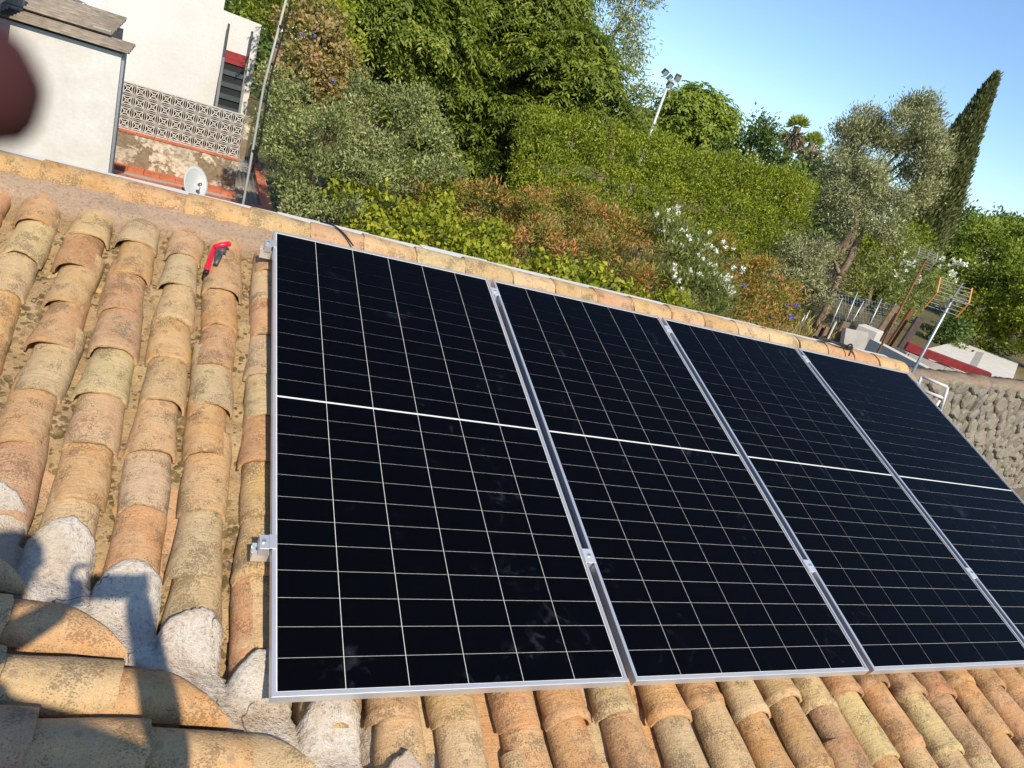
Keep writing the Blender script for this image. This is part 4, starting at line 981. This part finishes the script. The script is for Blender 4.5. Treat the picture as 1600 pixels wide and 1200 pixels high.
# concrete slab, red beam and other bits behind it
def gp(x,y,z): return Vector(at_z(x,y,z))
CONC = mat_plain('pale_concrete',(0.60,0.56,0.49),0.9,var=0.12,vscale=5,bump=0.3); GREYC = mat_plain('grey_concrete',(0.33,0.30,0.27),0.9,var=0.15,vscale=5)
zs=0.05
sl=thing('concrete_patio','pale concrete patio slab behind the stone wall','patio',tuple(gp(1540,565,zs)-Vector((0,0,0.3))))
P_=[gp(1448,545,zs),gp(1505,531,zs),gp(1592,566,zs),gp(1580,600,zs),gp(1510,600,zs),gp(1455,580,zs)]
part('slab',MB().prism(P_,(0,0,-0.3)),CONC,sl)
P_=[gp(1527,549,zs+0.004),gp(1538,551,zs+0.004),gp(1520,585,zs+0.004),gp(1508,582,zs+0.004)]; part('grey_strip',MB().prism(P_,(0,0,-0.003)),GREYC,sl)
def upright(name,label,cat,px,D,w,h,t,mat,lean=(0,0),yaw=0.0,group=None,sink=0.02):
    """a board or post standing on the bank at a pixel"""
    p=at_d(*px,D); b=Vector((p[0],p[1],zg(p[0],p[1])-sink)); h=h+max(0,p[2]-b.z) if h>0 else -h
    m=(Euler((lean[0],lean[1],yaw)).to_matrix()); mb=MB(); q=[]
    return mb,b,m,h
rb0=gp(1416,540,0.22); rb1=gp(1545,588,0.22)
bm_=MB(); bm_.bar(rb0,rb1,0.16,0.11); solo('red_beam',bm_,REDP,'long dark red beam lying behind the stone wall','beam',tuple((rb0+rb1)/2-Vector((0,0,0.07))))
sup=MB()
for t_ in (0.03,0.5,0.97):
    p=rb0.lerp(rb1,t_); sup.box2((p.x-0.10,p.y-0.10,-1.2),(p.x+0.10,p.y+0.10,0.148))
sup.bar(rb0+Vector((0,-0.10,-0.65)),rb1+Vector((0,-0.10,-0.65)),0.12,1.15); solo('rubble_wall',sup,GREYP,'low grey wall carrying the red beam','wall',tuple((rb0+rb1)/2-Vector((0,0,1.2))))
wp0=gp(1366,532,0.35); wp1=gp(1458,580,0.35)
wb_=MB(); wb_.bar(wp0-Vector((0,0,0.35)),wp1-Vector((0,0,0.35)),0.16,0.72); solo('white_parapet',wb_,CONC,'narrow pale parapet just beyond the right end of the ridge','wall',tuple((wp0+wp1)/2-Vector((0,0,0.72))))
# masonry block, planks, boards
def slab_at(name,label,cat,px,D,size,yaw,mat,group=None,lean=(0,0),zoff=0.0,bev=0.0):
    p=at_d(*px,D); b=Vector((p[0],p[1],zg(p[0],p[1])-0.02)); top=p[2]
    h=max(0.06,top-b.z)+size[2]
    m=Euler((lean[0],lean[1],yaw)).to_matrix(); mb=MB(); mb.box(b+m@Vector((0,0,h/2)),(size[0],size[1],h),m)
    return solo(name,mb,mat,label,cat,tuple(b),group=group,bevel=bev)
slab_at('masonry_block','cream masonry block with a grey band behind the ridge','block',(1350,535),12.2,(0.42,0.30,0.24),0.5,CONC,bev=0.01)
slab_at('grey_slab','grey cement slab leaning in front of the cream block','slab',(1350,545),11.0,(0.55,0.06,0.22),0.15,GREYC,lean=(-0.35,0))
GB='weathered boards behind the ridge'
for px,w,h,yaw,lab,mat in [((1279,520),0.16,0.14,0.1,'leftmost short brown board behind the ridge, left of the white tag',WOOD),((1290,522),0.14,0.12,0.0,'second short brown board behind the ridge',WOOD),((1312,525),0.22,0.24,0.25,'wide grey-brown board with knots behind the black cable',WOOD),((1326,530),0.10,0.18,-0.1,'narrow brown board beside the cream block',WOOD)]:
    slab_at('wooden_board',lab,'board',px,12.4,(w,0.03,h),yaw,mat,GB)
slab_at('white_tag','small white tag on a stick above the boards','sign',(1302,512),12.1,(0.05,0.012,0.10),0.4,WHITE2)
for px,w,h,lab,mat,ln in [((1372,512),0.26,0.42,'tall dark brown upright board, leftmost of the three by the rusty aerial pole',WOOD,0.05),((1392,525),0.13,0.50,'rusty narrow upright sheet in the middle of the three boards',RUST,0.0),((1408,535),0.22,0.46,'blackish upright board at the right of the three boards',mat_plain('dark_wood',(0.075,0.055,0.045),0.85,var=0.4,vscale=18),-0.02)]:
    slab_at('upright_board',lab,'board',px,12.6,(w,0.03,h),0.2,mat,'upright boards',(0.1,ln))
GF='wire fence posts'
for i,(bx,by,tx,ty,lab) in enumerate([(1300,508,1316,466,'leftmost thin grey fence post, by the olive trunk'),(1322,508,1340,456,'thin grey fence post behind the wide board'),(1328,505,1350,470,'leaning thin grey fence rod above the boards'),(1358,512,1378,466,'thin grey fence post left of the tall dark board'),(1376,522,1400,474,'pale fence post in front of the tall dark board'),(1245,525,1265,485,'thin pale fence rod behind the ridge, right of the violet flowers'),(1240,526,1258,492,'thin dark fence rod just left of the pale one')]):
    p=at_d(bx,by,13.0); q=at_d(tx,ty,13.0); p=np.array([p[0],p[1],min(p[2],zg(p[0],p[1]))])
    pts=[p,q]; 
    solo('fence_post',MB().tube(pts,0.011,6),STEEL,lab,'fence post',tuple(p),True,GF)
# wire mesh of the fence between the posts (fine)
wm_=MB()
for k in range(7):
    pa=at_d(1303,500-k*7,13.05); pb=at_d(1400,520-k*7.0,13.05); wm_.tube([pa,pb],0.003,4,False)
for k in range(22):
    t_=k/21; pa=Vector(at_d(1303,502,13.05)).lerp(Vector(at_d(1400,522,13.05)),t_); pb=Vector(at_d(1303,458,13.05)).lerp(Vector(at_d(1400,478,13.05)),t_); wm_.tube([pa,pb],0.003,4,False)
solo('wire_mesh',wm_,STEEL,'fine wire mesh strung between the fence posts','fence',tuple(at_d(1350,510,13.05)),kind='stuff')
# television aerials
GREYM = mat_plain('dull_grey_metal',(0.26,0.26,0.25),0.6,0.0,0.3,0.15)
def aerial(name,label,base,top,D,grid,orange=True,scale=1.0,pole=STEEL,pr=0.013):
    a=Vector(at_d(*base,D)); b=Vector(at_d(*top,D)); b=Vector((a.x,a.y,b.z)); g=Vector((a.x,a.y,zg(a.x,a.y)-0.05))
    t=thing(name,label,'aerial',tuple(g),'television aerials'); part('pole',MB().tube([g,a,b],pr,8),pole,t,True)
    rx=Vector((0.94,-0.35,0)).normalized(); rz=Vector((0,0,1)); ry=rx.cross(rz); W,H=0.26*scale,0.34*scale; c=b+rz*0.02*scale
    # reflector grid in two tilted halves hung on side rails, boom in the middle
    for s in (-1,1):
        rail=MB(); rail.bar(c+rx*W*s+rz*H*0.62-ry*0.10*scale,c+rx*W*s,0.018*scale,0.014*scale); part('side_rail',rail,ORANGE if orange else GREYM,t)
        rail=MB(); rail.bar(c+rx*W*s,c+rx*W*s-rz*H*0.75-ry*0.10*scale,0.018*scale,0.014*scale); part('side_rail',rail,ORANGE if orange else GREYM,t)
    for k in range(4):
        for sg,hh in ((1,0.62),(-1,0.75)):
            f=(k+0.5)/4; p=c+rz*sg*H*hh*f-ry*0.10*scale*f; rod=MB(); rod.tube([p-rx*W,p+rx*W],0.0052*scale,5); part('rod',rod,GREYM,t)
    bm=MB(); bm.bar(c+rz*0.02,c+rz*H*0.7+ry*0.02,0.02*scale,0.02*scale); bm.bar(c,c+ry*0.30*scale,0.02*scale,0.02*scale); part('boom',bm,GREYM,t)
    for k in range(3):
        p=c+ry*(0.08+0.1*k)*scale; rod=MB(); rod.tube([p-rx*0.12*scale,p+rx*0.12*scale],0.006*scale,5); part('director',rod,GREYM,t)
    return t
aerial('tv_aerial','television aerial on a grey pole with orange-ended grid, just past the ridge end',(1430,574),(1484,466),7.4,0,True,0.60)
aerial('tv_aerial','smaller pale television aerial on a thin rusty pole, further back',(1374,546),(1458,408),8.6,0,False,0.40,RUST,0.012)
# white metal frame behind the end panel
lf=thing('white_metal_frame','white metal ladder-like frame leaning behind the end panel','frame',tuple(gp(1460,640,0.0)))
dF=6.6
for a,b in [((1440,588),(1433,604)),((1481,605),(1470,640)),((1470,640),(1460,665)),((1440,588),(1481,605)),((1436,608),(1474,622)),((1430,630),(1466,645))]:
    part('bar',MB().tube([at_d(*a,dF),at_d(*b,dF)],0.012,6),WHITE2,lf,True)
for x in (1437,1468): part('leg',MB().tube([at_d(x,625,dF),tuple(at_d(x,625,dF)*np.array([1,1,0])+np.array([0,0,-2.95]))],0.012,6),WHITE2,lf,True)
# floodlight mast
fb=at_d(1017,206,22); ft=at_d(1043,124,22); ft=np.array([fb[0],fb[1],ft[2]]); g=zg(fb[0],fb[1])
fm=thing('floodlight_mast','tall pale floodlight mast with a cluster of lamps against the sky','floodlight',(fb[0],fb[1],g-0.05))
part('pole',MB().tube([(fb[0],fb[1],g-0.05),ft],[0.055,0.035],8),mat_plain('pale_pole',(0.55,0.60,0.55),0.5,0.2),fm,True)
part('crossbar',MB().bar(ft+np.array([-0.24,0.09,0.02]),ft+np.array([0.24,-0.09,0.02]),0.035,0.035),STEEL,fm)
for dx,dz,rz_ in ((-0.18,0.15,0.4),(0.18,0.13,-0.5),(0.05,-0.10,0.1),(-0.02,0.06,0.9)):
    c=Vector(ft)+Vector((dx,-dx*0.36,dz)); mb=MB(); mb.box(c,(0.17,0.10,0.15),(0.5,0.1,rz_)); l=part('lamp',mb,DARKM,fm); 
    mb=MB(); mb.box(c+Vector((-0.015,-0.067,-0.037)),(0.14,0.012,0.12),(0.5,0.1,rz_)); obj('lamp_glass',mb.mesh('lamp_glass',False,WLOC[fm.name]),ALU_B,l)
    part('bracket',MB().bar(Vector(ft)+Vector((dx,-dx*0.36,0.02)),c,0.03,0.03),STEEL,fm)

# ================================================================== SMALL THINGS ON THE ROOF
def rp(x,y,n): return Vector(ROOF@on_roof(x,y,n))
hn=Vector((0,-ST,CT))
tl=thing('hand_tool','red-handled tool with a dark metal jaw lying between two tile columns','tool',tuple(rp(340,405,-0.16)))
def handle(pts,rad): return MB().tube(pts,rad,10)
p0=rp(323,424,-0.105); p1=rp(327,409,-0.095); p2=rp(333,391,-0.09); p3=rp(335,384,-0.095)
part('handle',handle([p0,p0.lerp(p1,0.15),p1,p2,p3],[0.010,0.0125,0.012,0.010,0.006]),RED,tl,True)
part('grip_end',handle([p0-(p1-p0)*0.22,p0+(p1-p0)*0.03],[0.009,0.0115]),BLACK,tl,True)
q0=rp(334,386,-0.085); q1=rp(345,383,-0.07); q2=rp(359,381,-0.062)
part('handle',handle([q0,q0.lerp(q1,0.3),q1,q2,q2+(q2-q1)*0.12],[0.006,0.011,0.0125,0.0125,0.006]),RED,tl,True)
j=MB(); j.prism([rp(337,390,-0.095),rp(352,390,-0.08),rp(344,404,-0.10),rp(336,414,-0.11),rp(335,402,-0.105)],tuple(hn*0.012)); part('jaw',j,CHROME,tl,bevel=0.003)
j=MB(); j.tube([rp(340,391,-0.078),rp(354,393,-0.075)],0.008,8); part('pivot',j,DARKM,tl,True)
j=MB(); j.tube([rp(344,399,-0.092),rp(337,413,-0.100)],0.011,8); part('shank',j,DARKM,tl,True)
def cable(label,pts,r,mat=BLACK):
    P_=[Vector(p) for p in pts]; out=[]
    for i in range(len(P_)-1):
        a=P_[max(i-1,0)];b=P_[i];c=P_[i+1];d=P_[min(i+2,len(P_)-1)]
        for k in range(6):
            t_=k/6; out.append(0.5*((2*b)+(c-a)*t_+(2*a-5*b+4*c-d)*t_*t_+(3*b-a-3*c+d)*t_**3))
    out.append(P_[-1]); return solo('cable',MB().tube(out,r,7),mat,label,'cable',tuple(P_[0]),True)
cable('thin black cable arching over the ridge tiles above the left panel',[rp(500,346,-0.075),rp(522,353,-0.055),rp(538,366,-0.05),rp(552,384,-0.07)],0.0045)
cable('thin reddish-black cable looping over the last ridge tiles',[rp(1322,541,-0.03),rp(1330,538,0.0),rp(1331,544,-0.01),rp(1326,556,-0.06)],0.006)
bn=thing('cable_bundle','black bundle of cable lying on top of the ridge near its right end','cable bundle',tuple(rp(1305,532,-0.08)))
for k in range(4):
    pts=[rp(1270+k,526,-0.065)]
    for i in range(9): pts.append(rp(1276+7*i,527+2.1*i+1.5*math.sin(i*0.9+k),-0.052+0.014*math.sin(math.pi*i/8)+0.007*(k%2)))
    part('cable_turn',MB().tube(pts,0.008,6),BLACK,bn,True)

# ================================================================== THE PHOTOGRAPHER (behind the camera; throws the shadow at the lower left)
def person():
    fx=np.array([RW[0][0],RW[0][1],RW[0][2]])                 # camera right
    up=-RW[1]; fw=RW[2]
    base=Vector((-0.62,-1.72,0.02))
    t=thing('person','person just out of frame taking the photo, whose shadow falls on the lower-left tiles','person',tuple(base))
    C_=Vector(CAM); X=Vector(fx); Uu=Vector(up); Fw=Vector(fw)
    r=Vector((0.95,-0.30,0)); f=Vector((0.30,0.95,0))
    pel=Vector((-0.62,-1.80,0.98)); J={}
    nodes=[]; edges=[]
    def nd(p,rad,par=None):
        nodes.append((Vector(p),rad)); k=len(nodes)-1
        if par is not None: edges.append((par,k))
        return k
    n0=nd(pel,(0.155,0.12)); n1=nd(pel+Vector((0,0,0.20)),(0.15,0.11),n0); n2=nd(pel+Vector((0,0.01,0.40)),(0.17,0.12),n1); n3=nd(pel+Vector((0.01,0.03,0.52)),(0.075,0.065),n2)
    head=Vector((-0.575,-1.64,1.72)); n4=nd(pel.lerp(head,0.80)+Vector((0,0,0.0)),(0.050,0.052),n3); n5=nd(head+Vector((0,-0.01,-0.045)),(0.078,0.085),n4); n6=nd(head+Vector((0,0,0.045)),(0.082,0.095),n5); n7=nd(head+Vector((0,0,0.10)),(0.05,0.06),n6)
    sh=pel+Vector((0,0.01,0.47))
    hands={}
    for s,elb,wr in ((1,Vector((-0.13,-1.72,1.20)),C_+X*0.135-Uu*0.035-Fw*0.03),(-1,Vector((-0.72,-1.50,1.24)),C_-X*0.055-Uu*0.06-Fw*0.035)):
        a=nd(sh+r*0.17*s,(0.072,0.072),n2); b=nd(elb,(0.060,0.060),a); c=nd(wr.lerp(elb,0.22),(0.042,0.042),b); hands[s]=(c,wr)
        d=nd(wr,(0.038,0.030),c)
    for s in (1,-1):
        a=nd(pel+r*0.10*s+Vector((0,0,-0.10)),(0.092,0.092),n0); kx=pel+r*0.14*s+f*0.03; b=nd(Vector((kx.x,kx.y,0.50)),(0.062,0.062),a)
        fz=-0.084-TW*kx.x; c=nd(Vector((kx.x,kx.y-0.03,fz+0.10)),(0.042,0.042),b); d=nd(Vector((kx.x,kx.y-0.02,fz+0.04))+f*0.06,(0.04,0.035),c); e=nd(Vector((kx.x,kx.y,fz+0.03))+f*0.19,(0.035,0.025),d)
    me=bpy.data.meshes.new('body'); me.from_pydata([tuple(p-base) for p,_ in nodes],edges,[])
    o=obj('body',me,None,t)
    sk=o.modifiers.new('skin','SKIN'); 
    if not me.skin_vertices: me.attributes.new
    bpy.context.view_layer.objects.active=o
    sv=me.skin_vertices[0].data if me.skin_vertices else None
    if sv is None:
        bpy.ops.object.select_all(action='DESELECT'); o.select_set(True); bpy.ops.mesh.customdata_skin_add(); sv=me.skin_vertices[0].data
    for i,(p,rad) in enumerate(nodes): sv[i].radius=rad
    sv[0].use_root=True
    ss=o.modifiers.new('sub','SUBSURF'); ss.levels=2; ss.render_levels=2
    tm=NT('clothed_body'); cz=tm.new('ShaderNodeSeparateXYZ'); tm.set(cz.inputs[0],tm.coord('Object',rnd=False)); z=cz.outputs[2]
    skin=(0.42,0.24,0.16); co=tm.mix(tm.math('GREATER_THAN',z,1.50),(0.10,0.13,0.20),skin); co=tm.mix(tm.math('LESS_THAN',z,0.97),co,(0.05,0.055,0.075)); co=tm.mix(tm.math('LESS_THAN',z,0.14),co,(0.06,0.045,0.035))
    me.materials.append(tm.done(co,0.75,0.25))
    SKIN=mat_plain('skin',(0.42,0.23,0.15),0.55,var=0.08); HAIR=mat_plain('hair',(0.03,0.02,0.015),0.6,var=0.3); SHADED_HAND=mat_plain('shaded_hand_red',(0.055,0.012,0.013),0.85,var=0.2,vscale=60)  # hand colour carries the finger's shade as dark red; no glove worn
    # face and hair
    fd=(C_-head); fd.z=0; fd.normalize(); sd2=Vector((fd.y,-fd.x,0))
    hr=MB(); V=[];F=[]
    for i in range(9):
        a=math.pi*0.56*i/8
        for jn in range(16):
            q=2*math.pi*jn/16; d_=sd2*math.cos(q)*math.sin(a)*0.092+(-fd)*(math.sin(q)*math.sin(a)*0.108)+Vector((0,0,math.cos(a)*0.085))
            V.append(head+Vector((0,0,0.055))-fd*0.012+d_)
    for i in range(8):
        for jn in range(16): F.append((i*16+jn,i*16+(jn+1)%16,(i+1)*16+(jn+1)%16,(i+1)*16+jn))
    part('hair',hr.add(V,F),HAIR,t,True)
    ns=MB(); ns.tube([head+fd*0.085+Vector((0,0,0.02)),head+fd*0.108-Vector((0,0,0.015)),head+fd*0.095-Vector((0,0,0.025))],[0.008,0.014,0.010],8); part('nose',ns,SKIN,t,True)
    for s in (-1,1):
        e=MB(); e.tube([head+fd*0.088+sd2*0.033*s+Vector((0,0,0.018)),head+fd*0.090+sd2*0.032*s+Vector((0,0,0.018))],[0.010,0.004],8); part("eye",e,WHITE2,t,True)
        e=MB(); e.tube([head+sd2*0.082*s+Vector((0,0,0.03)),head+sd2*0.094*s-fd*0.008,head+sd2*0.083*s-Vector((0,0,0.03))],[0.010,0.014,0.008],8); part('ear',e,SKIN,t,True)
    m=MB(); m.bar(head+fd*0.094+sd2*0.022-Vector((0,0,0.05)),head+fd*0.094-sd2*0.022-Vector((0,0,0.05)),0.008,0.010); part('mouth',m,mat_plain('lips',(0.30,0.10,0.09),0.5),t,bevel=0.003)
    # hands: palm and five fingers each, closed on the phone
    for s in (1,-1):
        c,wr=hands[s]; g=MB()
        grip=C_+X*(0.128 if s>0 else -0.022)-Fw*0.012
        pc=wr.lerp(grip,0.45); g.box(pc,(0.022,0.055,0.075),Matrix((X,Fw,Uu)).transposed()); o_=part('hand_palm',g,SHADED_HAND,t,bevel=0.010)
        lens=[0.075,0.08,0.075,0.06]
        for k in range(4):
            st_=pc+Uu*(0.028-0.018*k)+X*(0.008*s)-Fw*0.006
            md=st_+X*(0.012*s)+Fw*(lens[k]*0.30); tp=md-X*(0.030*s)+Fw*0.012 
            if s<0 and k==0: continue
            part('hand_finger',MB().tube([st_,st_.lerp(md,0.6)+X*0.004*s,md,tp],[0.0095,0.0095,0.009,0.007],8),SHADED_HAND,t,True)
        th=pc-Fw*0.022+Uu*0.01; part('hand_thumb',MB().tube([pc-Uu*0.02,th,th-X*0.03*s+Uu*0.012],[0.011,0.011,0.008],8),SHADED_HAND,t,True)
        if s<0:
            # the forefinger strays in front of the lens at the upper left corner of the picture
            D=0.055; tip=C_+Vector(ray(-6,134))*D; dirn=(Vector(ray(-300,100))-Vector(ray(-6,134))).normalized()
            k1=tip+dirn*0.022-Fw*0.003; st_=pc+Uu*0.03; part('hand_finger',MB().tube([tip-dirn*0.0026,tip-dirn*0.0007,tip+dirn*0.0028,k1,k1+dirn*0.014-Fw*0.02,st_-X*0.015+Uu*0.01,st_],[0.0020,0.0044,0.0052,0.0064,0.008,0.0095,0.010],12),SHADED_HAND,t,True)
    ph=thing('phone','phone held up by the person out of frame','phone',tuple(C_-Fw*0.012))
    p_=MB(); p_.box(C_-Fw*0.008+X*0.058-Uu*0.020,(0.150,0.0085,0.072),Matrix((X,Fw,Uu)).transposed()); part('body',p_,BLACK,ph,bevel=0.003)
    p_=MB(); p_.box(C_-Fw*0.0126+X*0.058-Uu*0.020,(0.144,0.0006,0.066),Matrix((X,Fw,Uu)).transposed()); part('screen',p_,mat_plain('dark_screen',(0.01,0.01,0.012),0.1,var=0.02),ph)
person()
